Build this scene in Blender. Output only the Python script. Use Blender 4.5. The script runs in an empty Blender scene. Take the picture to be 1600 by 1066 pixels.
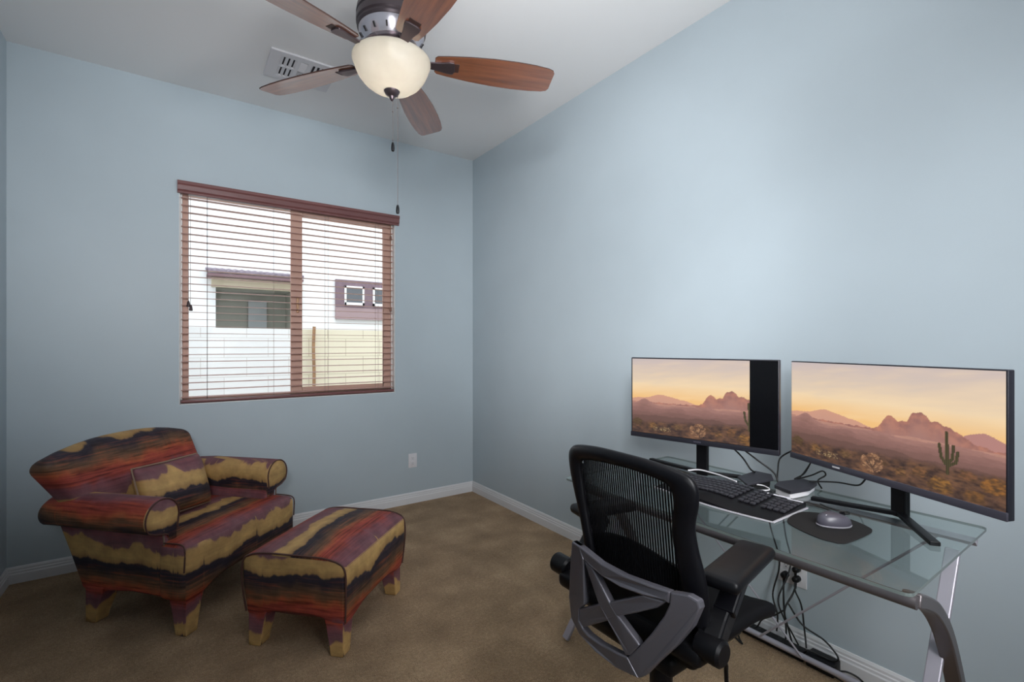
import bpy, bmesh, math, random
import numpy as np
from mathutils import Vector, Matrix, noise as mnoise

random.seed(4)
SC = bpy.context.scene
COL = SC.collection
R = math.radians

# ------------------------------------------------------------------ camera
F_PX, YAW, HORIZON, CAM_Z = 747.2, 0.6129, 540.7, 1.3173
cd = bpy.data.cameras.new('camera'); cam = bpy.data.objects.new('camera', cd); COL.objects.link(cam)
cd.sensor_width = 36.0; cd.sensor_fit = 'HORIZONTAL'
cd.lens = F_PX / 1600 * 36
cd.shift_y = (HORIZON - 533) / 1600
cd.clip_start = 0.02
cam.location = (0, 0, CAM_Z)
cam.rotation_euler = (R(90), 0, -YAW)
SC.camera = cam

# ------------------------------------------------------------------ world, sun, lamps, exposure
SC.view_settings.view_transform = 'Standard'
SC.view_settings.look = 'None'
SC.view_settings.gamma = 1.0
SC.view_settings.use_curve_mapping = False
SC.view_settings.exposure = 0.0
w = bpy.data.worlds.new('overcast_sky'); SC.world = w; w.use_nodes = True
bgn = w.node_tree.nodes['Background']
bgn.inputs[0].default_value = (0.90, 0.95, 1.0, 1); bgn.inputs[1].default_value = 1.9

def lamp(name, kind, loc, energy, color, size=1.0, rot=None, sizey=None):
    d = bpy.data.lights.new(name, kind); d.energy = energy; d.color = color
    if kind == 'AREA':
        d.size = size
        if sizey: d.shape = 'RECTANGLE'; d.size_y = sizey
    elif kind == 'SUN': d.angle = size
    else: d.shadow_soft_size = size
    o = bpy.data.objects.new(name, d); COL.objects.link(o); o.location = loc
    if rot is not None: o.rotation_euler = rot
    return o
def aim(o, target):
    o.rotation_euler = (Vector(target) - o.location).to_track_quat('-Z', 'Y').to_euler()
sun = lamp('hazy_sun', 'SUN', (0, 0, 8), 1.6, (1, .97, .92), R(25)); sun.rotation_euler = Vector((.12, .52, -.85)).to_track_quat('-Z', 'Y').to_euler()
COOL = (.97, .98, 1.0)
rear_fill = lamp('rear_fill_light', 'AREA', (.9, -.72, 1.75), 24, COOL, 1.0, sizey=1.5); rear_fill.data.spread = R(90); aim(rear_fill, (2.2, 1.3, .9))  # unseen fill lamp added inside the rear wall, there is no hall
def spot(name, loc, target, energy, cone, size=.25):
    o = lamp(name, 'SPOT', loc, energy, COOL, size); o.data.spot_size = R(cone); o.data.spot_blend = 1; aim(o, target); return o
spot('ceiling_bounce_flash', (.2, -.4, 1.5), (.9, 1.7, 3.0), 160, 70)
spot('ceiling_bounce_flash', (1.2, -.5, 1.5), (.0, 1.5, 3.0), 160, 80)
spot('ceiling_bounce_flash', (.2, -.4, 1.5), (1.4, .9, 3.0), 220, 60)
spot('right_wall_fill_spot', (-.5, -.5, 1.9), (2.2, 2.15, 1.75), 380, 43)  # added fill spot that brightens the middle of the right wall
spot('window_wall_fill_spot', (-.3, -.6, 2.0), (.3, 3.76, 1.8), 235, 50)  # added fill from behind the camera, lifts the window wall
spot('floor_fill_spot', (1.0, -.6, 2.4), (1.5, 1.9, 0), 40, 40)  # extra unseen spot, added to make a bright pool on the carpet

# ------------------------------------------------------------------ helpers
def lin(c):
    return tuple(((v / 255) / 12.92 if v / 255 <= .04045 else ((v / 255 + .055) / 1.055) ** 2.4) for v in c) + (1,)

class N:
    """small node-tree writer"""
    def __init__(s, name):
        s.m = bpy.data.materials.new(name); s.m.use_nodes = True; s.t = s.m.node_tree
        s.b = s.t.nodes['Principled BSDF']; s.out = s.t.nodes['Material Output']
    def n(s, ty, **kw):
        nd = s.t.nodes.new(ty)
        for k, v in kw.items():
            if k.startswith('_'): setattr(nd, k[1:], v)
            else: nd.inputs[k.replace('__', ' ')].default_value = v
        return nd
    def l(s, a, b): s.t.links.new(a, b)
    def math(s, op, a, b=None, c=None):
        nd = s.t.nodes.new('ShaderNodeMath'); nd.operation = op
        for i, v in enumerate((a, b, c)):
            if v is None: continue
            if hasattr(v, 'links'): s.l(v, nd.inputs[i])
            else: nd.inputs[i].default_value = v
        return nd.outputs[0]
    def ramp(s, fac, stops, interp='LINEAR'):
        nd = s.t.nodes.new('ShaderNodeValToRGB'); nd.color_ramp.interpolation = interp
        els = nd.color_ramp.elements
        while len(els) < len(stops): els.new(0.5)
        for e, (p, c) in zip(els, stops): e.position = p; e.color = c
        s.l(fac, nd.inputs[0]); return nd.outputs[0]

def mat(name, rgb, rough=.5, metal=0, noise=0, nscale=20, bump=0, bscale=80, coat=0, spec=.5, rgb2=None, sss=0, coat_ior=1.5, coat_rough=.05):
    M = N(name); b = M.b
    c = lin(rgb); b.inputs['Base Color'].default_value = c
    b.inputs['Roughness'].default_value = rough; b.inputs['Metallic'].default_value = metal
    b.inputs['Specular IOR Level'].default_value = spec
    if coat:
        b.inputs['Coat Weight'].default_value = coat; b.inputs['Coat Roughness'].default_value = coat_rough; b.inputs['Coat IOR'].default_value = coat_ior
    if noise or bump:
        tc = M.n('ShaderNodeTexCoord')
    if noise:
        nz = M.n('ShaderNodeTexNoise', Scale=nscale, Detail=5.0)
        M.l(tc.outputs['Object'], nz.inputs['Vector'])
        c2 = lin(rgb2) if rgb2 else tuple(min(1, v * (1 + noise)) for v in c[:3]) + (1,)
        c1 = c if rgb2 else tuple(v * (1 - noise) for v in c[:3]) + (1,)
        M.l(M.ramp(nz.outputs['Fac'], [(.35, c1), (.65, c2)]), b.inputs['Base Color'])
    if bump:
        nb = M.n('ShaderNodeTexNoise', Scale=bscale, Detail=4.0)
        M.l(tc.outputs['Object'], nb.inputs['Vector'])
        bp = M.n('ShaderNodeBump', Strength=bump, Distance=.004)
        M.l(nb.outputs['Fac'], bp.inputs['Height']); M.l(bp.outputs[0], b.inputs['Normal'])
    return M.m

class MB:
    """collects vertices and faces of ONE mesh; off is subtracted (world to local)"""
    def __init__(s, off=(0, 0, 0)):
        s.v = []; s.f = []; s.off = Vector(off)
    def add(s, vs, fs):
        k = len(s.v); s.v += [tuple(Vector(v) - s.off) for v in vs]; s.f += [tuple(i + k for i in f) for f in fs]; return s
    def box(s, c, size, rot=None, r=0.0, seg=2, puff=(0, 0, 0), n=None, warp=None):
        """rounded box; puff bulges each axis' faces; warp maps local points"""
        hx, hy, hz = [v / 2 for v in size]
        M = rot if rot is not None else Matrix.Identity(3)
        c = Vector(c)
        if r <= 0 and not any(puff) and warp is None:
            vs = [c + M @ Vector((sx * hx, sy * hy, sz * hz)) for sx in (-1, 1) for sy in (-1, 1) for sz in (-1, 1)]
            return s.add(vs, [(0, 1, 3, 2), (4, 6, 7, 5), (0, 4, 5, 1), (2, 3, 7, 6), (0, 2, 6, 4), (1, 5, 7, 3)])
        h = (hx, hy, hz)
        def axis(hh):
            rr = min(r, hh * .98)
            inner = n or 1
            pts = []
            if rr > 0: pts += [-hh + rr * (1 - math.cos(math.pi / 2 * i / seg)) * 1.0 for i in range(seg)]
            k0 = -hh + rr
            pts += [k0 + (2 * (hh - rr)) * i / inner for i in range(inner + 1)]
            if rr > 0: pts += [hh - rr * (1 - math.cos(math.pi / 2 * i / seg)) for i in range(seg - 1, -1, -1)]
            return pts
        A = [axis(hh) for hh in h]
        idx = {}; vs = []; fs = []
        def V(p):
            key = tuple(round(q, 6) for q in p)
            if key in idx: return idx[key]
            q = list(p); cl = [max(-hh + min(r, hh * .98), min(hh - min(r, hh * .98), v)) for v, hh in zip(p, h)]
            dv = Vector([a - b for a, b in zip(q, cl)])
            if dv.length > 1e-9:
                # cube point to sphere: scale by max-norm direction
                rr = [min(r, hh * .98) for hh in h]
                nv = Vector([d / k if k else 0 for d, k in zip(dv, rr)])
                nv.normalize()
                q = [b + d * k for b, d, k in zip(cl, nv, rr)]
            for a in range(3):
                if puff[a]:
                    o = [i for i in range(3) if i != a]
                    g = (1 - (p[o[0]] / h[o[0]]) ** 2) * (1 - (p[o[1]] / h[o[1]]) ** 2)
                    q[a] += puff[a] * g * (p[a] / h[a])
            if warp: q = warp(*q)
            idx[key] = len(vs); vs.append(c + M @ Vector(q)); return idx[key]
        for a in range(3):
            b_, c_ = (a + 1) % 3, (a + 2) % 3
            for sg in (-1, 1):
                for i in range(len(A[b_]) - 1):
                    for j in range(len(A[c_]) - 1):
                        q = []
                        for (u, w_) in ((i, j), (i + 1, j), (i + 1, j + 1), (i, j + 1)):
                            p = [0, 0, 0]; p[a] = sg * h[a]; p[b_] = A[b_][u]; p[c_] = A[c_][w_]; q.append(V(p))
                        fs.append(tuple(q if sg > 0 else q[::-1]))
        return s.add(vs, fs)
    def sweep(s, pts, sec, closed=False, up=(0, 0, 1), cap=True, scale=None):
        """sweep a closed section [(a,b)...] (a along side, b along up-ish) on a path"""
        pts = [Vector(p) for p in pts]; n = len(pts); m = len(sec); vs = []
        up = Vector(up)
        for i, p in enumerate(pts):
            t = (pts[(i + 1) % n] - pts[i - 1]) if closed else (pts[min(i + 1, n - 1)] - pts[max(i - 1, 0)])
            t.normalize()
            sd = t.cross(up)
            if sd.length < 1e-4: sd = t.cross(Vector((1, 0, 0)))
            sd.normalize(); u = sd.cross(t)
            k = scale(i / (n - 1)) if scale else 1
            vs += [p + sd * a * k + u * b * k for a, b in sec]
        fs = []
        for i in range(n if closed else n - 1):
            for j in range(m):
                a, b = i * m + j, i * m + (j + 1) % m
                c, d = ((i + 1) % n) * m + (j + 1) % m, ((i + 1) % n) * m + j
                fs.append((a, b, c, d))
        if not closed and cap: fs += [tuple(range(m))[::-1], tuple(range((n - 1) * m, n * m))]
        return s.add(vs, fs)
    def tube(s, pts, r, sides=10, closed=False, up=(0, 0, 1)):
        return s.sweep(pts, [(r * math.cos(2 * math.pi * k / sides), r * math.sin(2 * math.pi * k / sides)) for k in range(sides)], closed, up)
    def bar(s, a, b, wd, th, up=(0, 0, 1)):
        return s.sweep([a, b], [(-wd / 2, -th / 2), (wd / 2, -th / 2), (wd / 2, th / 2), (-wd / 2, th / 2)], up=up)
    def lathe(s, prof, c=(0, 0, 0), sides=40, M=None):
        c = Vector(c); M = M or Matrix.Identity(3); vs = []; fs = []
        for r, z in prof:
            for k in range(sides):
                a = 2 * math.pi * k / sides; vs.append(c + M @ Vector((r * math.cos(a), r * math.sin(a), z)))
        for i in range(len(prof) - 1):
            for k in range(sides):
                fs.append((i * sides + k, i * sides + (k + 1) % sides, (i + 1) * sides + (k + 1) % sides, (i + 1) * sides + k))
        if prof[0][0] > 1e-5: fs.append(tuple(range(sides))[::-1])
        if prof[-1][0] > 1e-5: fs.append(tuple(range((len(prof) - 1) * sides, len(prof) * sides)))
        return s.add(vs, fs)
    def prism(s, poly, fn, th, sub=1):
        """poly of (a,b); fn(a,b) gives the point on the front, th an offset vector"""
        n = len(poly); th = Vector(th)
        A = [Vector(fn(a, b)) for a, b in poly]; B = [p + th for p in A]
        return s.add(A + B, [tuple(range(n)), tuple(range(2 * n - 1, n - 1, -1))] + [(i, i + n, (i + 1) % n + n, (i + 1) % n) for i in range(n)])
    def grid(s, nu, nv, fn, th=None):
        vs = [Vector(fn(i / nu, j / nv)) for j in range(nv + 1) for i in range(nu + 1)]
        W = nu + 1
        fs = [(j * W + i, j * W + i + 1, (j + 1) * W + i + 1, (j + 1) * W + i) for j in range(nv) for i in range(nu)]
        if th is not None:
            k = len(vs); th = Vector(th); vs += [v + th for v in vs]
            fs += [tuple(q + k for q in f[::-1]) for f in fs]
            rim = [i for i in range(W)] + [j * W + nu for j in range(1, nv + 1)] + [nv * W + i for i in range(nu - 1, -1, -1)] + [j * W for j in range(nv - 1, 0, -1)]
            fs += [(rim[(i + 1) % len(rim)], rim[i], rim[i] + k, rim[(i + 1) % len(rim)] + k) for i in range(len(rim))]
        return s.add(vs, fs)
    def build(s, name, m, parent=None, smooth=None, uv=None, bevel=0, seg=2, flip=True):
        me = bpy.data.meshes.new(name); me.from_pydata(s.v, [], s.f); me.update()
        bm = bmesh.new(); bm.from_mesh(me)
        bmesh.ops.remove_doubles(bm, verts=bm.verts, dist=1e-6)
        if flip: bmesh.ops.recalc_face_normals(bm, faces=bm.faces)
        bm.to_mesh(me); bm.free()
        if m: me.materials.append(m)
        if uv:
            L = me.uv_layers.new(name='UVMap')
            for p in me.polygons:
                for li in p.loop_indices:
                    L.data[li].uv = uv(me.vertices[me.loops[li].vertex_index].co, p.normal)
        if smooth is not None:
            for p in me.polygons: p.use_smooth = True
            me.set_sharp_from_angle(angle=R(smooth))
        o = bpy.data.objects.new(name, me); COL.objects.link(o)
        if parent: o.parent = parent
        if bevel:
            bv = o.modifiers.new('soft_edges', 'BEVEL'); bv.width = bevel; bv.segments = seg; bv.limit_method = 'ANGLE'; bv.angle_limit = R(40)
        return o

def tag(o, label=None, cat=None, group=None, kind=None):
    for k, v in (('label', label), ('category', cat), ('group', group), ('kind', kind)):
        if v: o[k] = v
    return o
def thing(name, label, cat, loc=(0, 0, 0), rz=0, group=None):
    o = bpy.data.objects.new(name, None); COL.objects.link(o); o.location = loc; o.rotation_euler = (0, 0, rz)
    o.empty_display_size = .05
    return tag(o, label, cat, group)
def struct(name, mb, m, parent=None, **k):
    o = mb.build(name, m, parent, **k)
    if not parent: o['kind'] = 'structure'
    return o
def rotz(a): return Matrix.Rotation(a, 3, 'Z')
def roty(a): return Matrix.Rotation(a, 3, 'Y')
def rotx(a): return Matrix.Rotation(a, 3, 'X')
def spline(pts, n=8):
    P = [Vector(p) for p in pts]; P = [P[0] * 2 - P[1]] + P + [P[-1] * 2 - P[-2]]; out = []
    for i in range(1, len(P) - 2):
        for k in range(n):
            t = k / n; a, b, c, d = P[i - 1], P[i], P[i + 1], P[i + 2]
            out.append(.5 * ((2 * b) + (c - a) * t + (2 * a - 5 * b + 4 * c - d) * t * t + (3 * b - a - 3 * c + d) * t ** 3))
    return out + [P[-2]]

# ------------------------------------------------------------------ materials
M_WALL = mat('eggshell_blue_grey_paint', (181, 193, 200), .42, noise=.015, nscale=3, bump=.05, bscale=240, spec=.4)
M_CEIL = mat('ceiling_white_paint', (232, 232, 232), .8, bump=.06, bscale=200)
M_TRIM = mat('white_trim_paint', (222, 222, 224), .4)
M_REVEAL = mat('white_reveal_paint', (235, 234, 232), .6)
M_BLACK = mat('black_plastic', (12, 12, 16), .42, spec=.3)
M_BLACKM = mat('matt_black', (12, 12, 14), .7)
M_CORD = mat('black_cord', (14, 14, 16), .5)
M_SILVER = mat('silver_metal', (176, 172, 182), .42, metal=.35)
M_RAIL = mat('pewter_metal', (112, 106, 108), .35, metal=.6)
M_WHITEP = mat('white_plastic', (226, 224, 228), .35)
M_SCREENBLK = mat('dark_glossy_screen', (6, 6, 9), .25)
M_BEZEL = mat('dark_bezel', (34, 34, 42), .4)
M_CHIN = mat('grey_bezel', (92, 90, 102), .3, metal=.5)

def carpet():
    M = N('brown_carpet_pile'); tc = M.n('ShaderNodeTexCoord')
    n1 = M.n('ShaderNodeTexNoise', Scale=230.0, Detail=2.0); n2 = M.n('ShaderNodeTexNoise', Scale=4.2, Detail=5.0)
    n3 = M.n('ShaderNodeTexNoise', Scale=70.0, Detail=3.0)
    for k in (n1, n2, n3): M.l(tc.outputs['Object'], k.inputs['Vector'])
    f = M.math('ADD', M.math('MULTIPLY', n1.outputs[0], .45), M.math('ADD', M.math('MULTIPLY', n2.outputs[0], .35), M.math('MULTIPLY', n3.outputs[0], .2)))
    M.l(M.ramp(f, [(.34, lin((118, 92, 64))), (.5, lin((166, 136, 102))), (.66, lin((214, 182, 144)))]), M.b.inputs['Base Color'])
    M.b.inputs['Roughness'].default_value = .95; M.b.inputs['Specular IOR Level'].default_value = .1
    M.b.inputs['Sheen Weight'].default_value = .15
    h = M.math('ADD', n1.outputs[0], M.math('MULTIPLY', n3.outputs[0], .8))
    bp = M.n('ShaderNodeBump', Strength=.9, Distance=.012); M.l(h, bp.inputs['Height']); M.l(bp.outputs[0], M.b.inputs['Normal'])
    return M.m
M_CARPET = carpet()

def fabric():
    """printed desert-sunset upholstery: bands repeat every 0.36 m along UV.v"""
    M = N('desert_sunset_upholstery')
    uv = M.n('ShaderNodeUVMap'); sp = M.n('ShaderNodeSeparateXYZ'); M.l(uv.outputs[0], sp.inputs[0])
    u, v = sp.outputs[0], sp.outputs[1]
    def nz(su, sv, detail=3.0, off=0.0):
        cb = M.n('ShaderNodeCombineXYZ'); M.l(M.math('MULTIPLY', u, su), cb.inputs[0]); M.l(M.math('MULTIPLY', v, sv), cb.inputs[1]); cb.inputs[2].default_value = off
        k = M.n('ShaderNodeTexNoise', Scale=1.0, Detail=detail, Roughness=.55); M.l(cb.outputs[0], k.inputs['Vector']); return k.outputs['Fac']
    big = M.math('MULTIPLY', M.math('SUBTRACT', nz(4.5, 2.2), .5), .42)
    fine = M.math('MULTIPLY', M.math('SUBTRACT', nz(30, 10, 3, 3.1), .5), .07)
    # thin upright spikes (saguaro silhouettes) along the skyline
    spk = M.math('MULTIPLY', M.math('SMOOTH_MIN', M.math('MAXIMUM', M.math('SUBTRACT', nz(75, 0.5, 1, 7.7), .66), 0.0), .12, .01), .55)
    ph = M.math('DIVIDE', M.math('SUBTRACT', v, .34), .36)
    ph = M.math('ADD', ph, M.math('ADD', big, fine))
    ph = M.math('SUBTRACT', ph, spk)
    fr = M.math('FRACT', M.math('ADD', ph, .5))        # tan band centred on 0.5
    msk = M.ramp(fr, [(0, (0, 0, 0, 1)), (.54, (0, 0, 0, 1)), (.62, (1, 1, 1, 1)), (.74, (1, 1, 1, 1)), (.9, (0, 0, 0, 1))])
    blob = M.math('MULTIPLY', M.math('MAXIMUM', M.math('SUBTRACT', nz(5.5, .6, 1.6, 5.5), .5), 0.0), .85)
    fr = M.math('SUBTRACT', fr, M.math('MULTIPLY', blob, msk))
    cols = [(0.0, (152, 66, 52)), (.05, (160, 84, 54)), (.12, (112, 78, 56)), (.19, (94, 72, 56)), (.25, (66, 52, 50)), (.31, (42, 38, 48)),
            (.375, (46, 42, 52)), (.40, (156, 124, 80)), (.48, (184, 152, 98)), (.595, (176, 142, 92)), (.62, (120, 86, 90)), (.72, (114, 76, 84)), (.82, (124, 74, 80)), (.90, (146, 64, 56)), (1.0, (152, 66, 52))]
    base = M.ramp(fr, [(p, lin(c)) for p, c in cols])
    # strata streaks along u
    st = nz(6, 95, 4, 1.3); stm = M.ramp(fr, [(0, (1, 1, 1, 1)), (.26, (.8, .8, .8, 1)), (.36, (.15, .15, .15, 1)), (.6, (.1, .1, .1, 1)), (.78, (.3, .3, .3, 1)), (.9, (1, 1, 1, 1)), (1, (1, 1, 1, 1))])
    dark = M.math('MULTIPLY', M.math('SMOOTHSTEP' if False else 'MULTIPLY', M.math('MAXIMUM', M.math('SUBTRACT', st, .48), 0.0), 4.0), stm)
    mx = M.n('ShaderNodeMix', _data_type='RGBA', _blend_type='MULTIPLY'); M.l(M.math('MINIMUM', dark, .8), mx.inputs['Factor']); M.l(base, mx.inputs['A']); mx.inputs['B'].default_value = lin((110, 92, 86))
    li = M.math('MULTIPLY', M.math('MULTIPLY', M.math('MAXIMUM', M.math('SUBTRACT', .46, st), 0.0), 3.0), stm)
    m2 = M.n('ShaderNodeMix', _data_type='RGBA', _blend_type='MIX'); M.l(M.math('MINIMUM', li, .7), m2.inputs['Factor']); M.l(mx.outputs['Result'], m2.inputs['A']); m2.inputs['B'].default_value = lin((182, 92, 56))
    mot = nz(16, 16, 5, 9.2); m3 = M.n('ShaderNodeMix', _data_type='RGBA', _blend_type='MULTIPLY'); m3.inputs['Factor'].default_value = 1
    M.l(m2.outputs['Result'], m3.inputs['A']); M.l(M.ramp(mot, [(.3, (.95, .93, .92, 1)), (.7, (1.42, 1.38, 1.36, 1))]), m3.inputs['B'])
    M.l(m3.outputs['Result'], M.b.inputs['Base Color'])
    M.b.inputs['Roughness'].default_value = .62; M.b.inputs['Specular IOR Level'].default_value = .35
    tc = M.n('ShaderNodeTexCoord'); nb = M.n('ShaderNodeTexNoise', Scale=14.0, Detail=3.0); M.l(tc.outputs['Object'], nb.inputs['Vector'])
    bp = M.n('ShaderNodeBump', Strength=.35, Distance=.012); M.l(nb.outputs[0], bp.inputs['Height']); M.l(bp.outputs[0], M.b.inputs['Normal'])
    return M.m
M_FAB = fabric()
M_PIPE = mat('dark_piping', (86, 56, 50), .6)

def wood(name, c1, c2, coat=1, axis='x', coat_ior=2.9, rough=.3):
    M = N(name); tc = M.n('ShaderNodeTexCoord'); mp = M.n('ShaderNodeMapping'); mp.inputs['Scale'].default_value = (2.5, 40, 40) if axis == 'x' else (40, 40, 2.5)
    nz = M.n('ShaderNodeTexNoise', Scale=1.0, Detail=6.0, Roughness=.65); M.l(tc.outputs['Object'], mp.inputs[0]); M.l(mp.outputs[0], nz.inputs['Vector'])
    M.l(M.ramp(nz.outputs['Fac'], [(.3, lin(c1)), (.7, lin(c2))]), M.b.inputs['Base Color'])
    M.b.inputs['Roughness'].default_value = rough; M.b.inputs['Coat Weight'].default_value = coat; M.b.inputs['Coat IOR'].default_value = coat_ior; M.b.inputs['Coat Roughness'].default_value = .22
    return M.m
M_BLADE = wood('cherry_blade', (92, 46, 26), (148, 84, 48))
M_BLADE_EDGE = mat('dark_walnut_edge', (58, 36, 30), .5)
M_BRONZE = mat('brushed_bronze', (96, 84, 88), .32, metal=.8)
M_BRONZE_D = mat('dark_bronze', (70, 62, 66), .4, metal=.6)
M_BLIND = wood('mahogany_blind', (104, 66, 66), (128, 84, 82), coat=.0, coat_ior=1.4)
M_SLAT = mat('backlit_slat_tan', (196, 156, 146), .45)  # blind's brown made paler, backlight put into the slat colour
M_SASH = mat('tan_window_frame', (200, 164, 148), .5)

def thin_glass(name, tint, ior=1.45, gloss=(1, 1, 1, 1), rough=.0, extra=0.0):
    M = N(name); M.t.nodes.remove(M.b)
    tr = M.n('ShaderNodeBsdfTransparent'); tr.inputs[0].default_value = tint
    gl = M.n('ShaderNodeBsdfGlossy', Roughness=rough); gl.inputs[0].default_value = gloss
    fr = M.n('ShaderNodeFresnel', IOR=ior); mx = M.n('ShaderNodeMixShader')
    ge = M.n('ShaderNodeNewGeometry')      # reflect at the entry face only
    M.l(M.math('MULTIPLY', M.math('ADD', fr.outputs[0], extra), M.math('SUBTRACT', 1.0, ge.outputs['Backfacing'])), mx.inputs[0]); M.l(tr.outputs[0], mx.inputs[1]); M.l(gl.outputs[0], mx.inputs[2]); M.l(mx.outputs[0], M.out.inputs[0])
    return M.m
M_PANE = thin_glass('window_glass', (.97, .98, .98, 1), 1.2)
M_TABLEGLASS = thin_glass('green_tinted_table_glass', (.90, .94, .93, 1), 1.5, (.9, .95, .94, 1), .04, .03)
M_GLASS_EDGE = mat('green_glass_edge', (112, 122, 120), .3)

# ------------------------------------------------------------------ room shell
X0, X1, Y0, Y1, H, T = -0.764, 2.209, -0.80, 3.762, 3.0, 0.14
WX0, WX1, WZ0, WZ1 = 0.018, 1.472, 0.936, 2.37
def slab(x0, x1, y0, y1, z0, z1): return MB().box(((x0 + x1) / 2, (y0 + y1) / 2, (z0 + z1) / 2), (x1 - x0, y1 - y0, z1 - z0))
struct('floor', slab(X0 - T, X1 + T, Y0 - T, Y1 + T, -.1, 0), M_CARPET)
struct('ceiling', slab(X0 - T, X1 + T, Y0 - T, Y1 + T, H, H + .1), M_CEIL)
struct('wall_left', slab(X0 - T, X0, Y0 - T, Y1 + T, 0, H), M_WALL)
struct('wall_right', slab(X1, X1 + T, Y0 - T, Y1 + T, 0, H), M_WALL)
struct('wall_rear', slab(X0, X1, Y0 - T, Y0, 0, H), M_WALL)
wb = MB()
for x0, x1, z0, z1 in ((X0, WX0, 0, H), (WX1, X1, 0, H), (WX0, WX1, 0, WZ0), (WX0, WX1, WZ1, H)):
    wb.box(((x0 + x1) / 2, Y1 + T / 2, (z0 + z1) / 2), (x1 - x0, T, z1 - z0))
struct('wall_window', wb, M_WALL)
# white drywall return of the window
tb = MB(); e = .004
for x0, x1, z0, z1 in ((WX0, WX0 + e, WZ0, WZ1), (WX1 - e, WX1, WZ0, WZ1), (WX0, WX1, WZ0, WZ0 + e), (WX0, WX1, WZ1 - e, WZ1)):
    tb.box(((x0 + x1) / 2, Y1 + T / 2 + .001, (z0 + z1) / 2), (x1 - x0, T - .004, z1 - z0))
struct('trim_1', tb, M_REVEAL)
# moulded baseboards: profile swept along each wall
BPROF = [(0, 0), (.014, 0), (.014, .050), (.011, .056), (.011, .066), (.008, .070), (.008, .080), (.004, .0905), (0, .0905)]
def baseboard(name, a, b, inward):
    a, b, n = Vector(a), Vector(b), Vector(inward)
    vs = [p + n * d + Vector((0, 0, z)) for p in (a, b) for d, z in BPROF]; m = len(BPROF)
    mb = MB().add(vs, [(j, (j + 1) % m, m + (j + 1) % m, m + j) for j in range(m)] + [tuple(range(m))[::-1], tuple(range(m, 2 * m))])
    struct(name, mb, M_TRIM)
baseboard('baseboard_window', (X0, Y1, 0), (X1, Y1, 0), (0, -1, 0))
baseboard('baseboard_right', (X1, Y1, 0), (X1, Y0, 0), (-1, 0, 0))
baseboard('baseboard_left', (X0, Y0, 0), (X0, Y1, 0), (1, 0, 0))

# ------------------------------------------------------------------ window
win = bpy.data.objects.new('window_1', None); COL.objects.link(win); win.location = ((WX0 + WX1) / 2, Y1 + .1, WZ0); win['kind'] = 'structure'
WO = win.location
def wbox(mb, x0, x1, z0, z1, y0, y1): return mb.box(((x0 + x1) / 2, (y0 + y1) / 2, (z0 + z1) / 2), (x1 - x0, y1 - y0, z1 - z0))
ya, yb = Y1 + .085, Y1 + .135
f = MB(WO); a = .004
wbox(f, WX0 + .018, WX0 + .05, WZ0 + a, WZ1 - a, ya, yb); wbox(f, WX1 - .03, WX1 - .012, WZ0 + a, WZ1 - a, ya, yb)
wbox(f, WX0 + .05, WX1 - .03, WZ0 + a, WZ0 + .035, ya, yb); wbox(f, WX0 + .05, WX1 - .03, WZ1 - .05, WZ1 - a, ya, yb)
f.build('window_frame', M_SASH, win, bevel=.003)
f = MB(WO); wbox(f, WX0 + a, WX0 + .0175, WZ0 + a, WZ1 - a, ya - .03, yb); wbox(f, WX1 - .0115, WX1 - a, WZ0 + a, WZ1 - a, ya - .03, yb); f.build('frame_edge', M_REVEAL, win)
f = MB(WO)   # sliding sash on the right with the meeting stile
wbox(f, .695, .775, WZ0 + .036, WZ1 - .051, ya - .018, ya - .001); wbox(f, .776, WX1 - .075, WZ0 + .036, WZ0 + .075, ya - .018, ya - .001)
wbox(f, WX1 - .075, WX1 - .012, WZ0 + .036, WZ1 - .051, ya - .018, ya - .001); wbox(f, .776, WX1 - .075, WZ1 - .09, WZ1 - .051, ya - .018, ya - .001)
f.build('window_sash', M_SASH, win, bevel=.003)
f = MB(WO); wbox(f, WX0 + .05, .74, WZ0 + .035, WZ1 - .05, ya + .025, ya + .029); f.build('pane', M_PANE, win)
f = MB(WO); wbox(f, .775, WX1 - .075, WZ0 + .075, WZ1 - .09, ya - .011, ya - .008); f.build('pane', M_PANE, win)
f = MB(WO)
f.box((.742, ya - .024, 1.62), (.018, .012, .11), r=.004); f.box((.742, ya - .034, 1.60), (.012, .012, .04), r=.003)
f.build('latch', mat('brass_latch', (176, 140, 110), .35, metal=.5), win)

# ------------------------------------------------------------------ window blind
bl = thing('window_blind', 'dark reddish wood slat blind, slats open, hanging in the window', 'blind', ((WX0 + WX1) / 2, Y1 + .035, WZ0))
BO = bl.location
prof = [(0, 0), (-.012, 0), (-.012, .012), (-.020, .022), (-.022, .05), (-.028, .060), (-.028, .078), (0, .078)]
vb = MB(BO); vx0, vx1, vz = .008, 1.502, 2.305
m = len(prof); vs = [(x, Y1 - .002 + d, vz + z) for x in (vx0, vx1) for d, z in prof]
vb.add(vs, [(j, (j + 1) % m, m + (j + 1) % m, m + j) for j in range(m)] + [tuple(range(m))[::-1], tuple(range(m, 2 * m))])
vb.build('valance', M_BLIND, bl, bevel=.002)
hb = MB(BO); hb.box(((WX0 + WX1) / 2, Y1 + .035, 2.338), (WX1 - WX0 - .02, .05, .05)); hb.build('headrail', M_BLIND, bl)
sl = MB(BO); NS = 29; zlo, zhi = WZ0 + .045, 2.285
SZ = [zlo + (zhi - zlo) * i / (NS - 1) for i in range(NS)]
for z in SZ:
    sl.box((.745, Y1 + .034, z), (WX1 - WX0 - .024, .050, .0030), rot=rotx(R(2)))
sl.build('slats', M_SLAT, bl)
br = MB(BO); br.box((.745, Y1 + .03, WZ0 + .018), (WX1 - WX0 - .016, .052, .020), r=.004); br.build('bottom_rail', M_BLIND, bl, smooth=40)
M_STRING = mat('grey_string', (150, 132, 128), .8)
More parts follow.
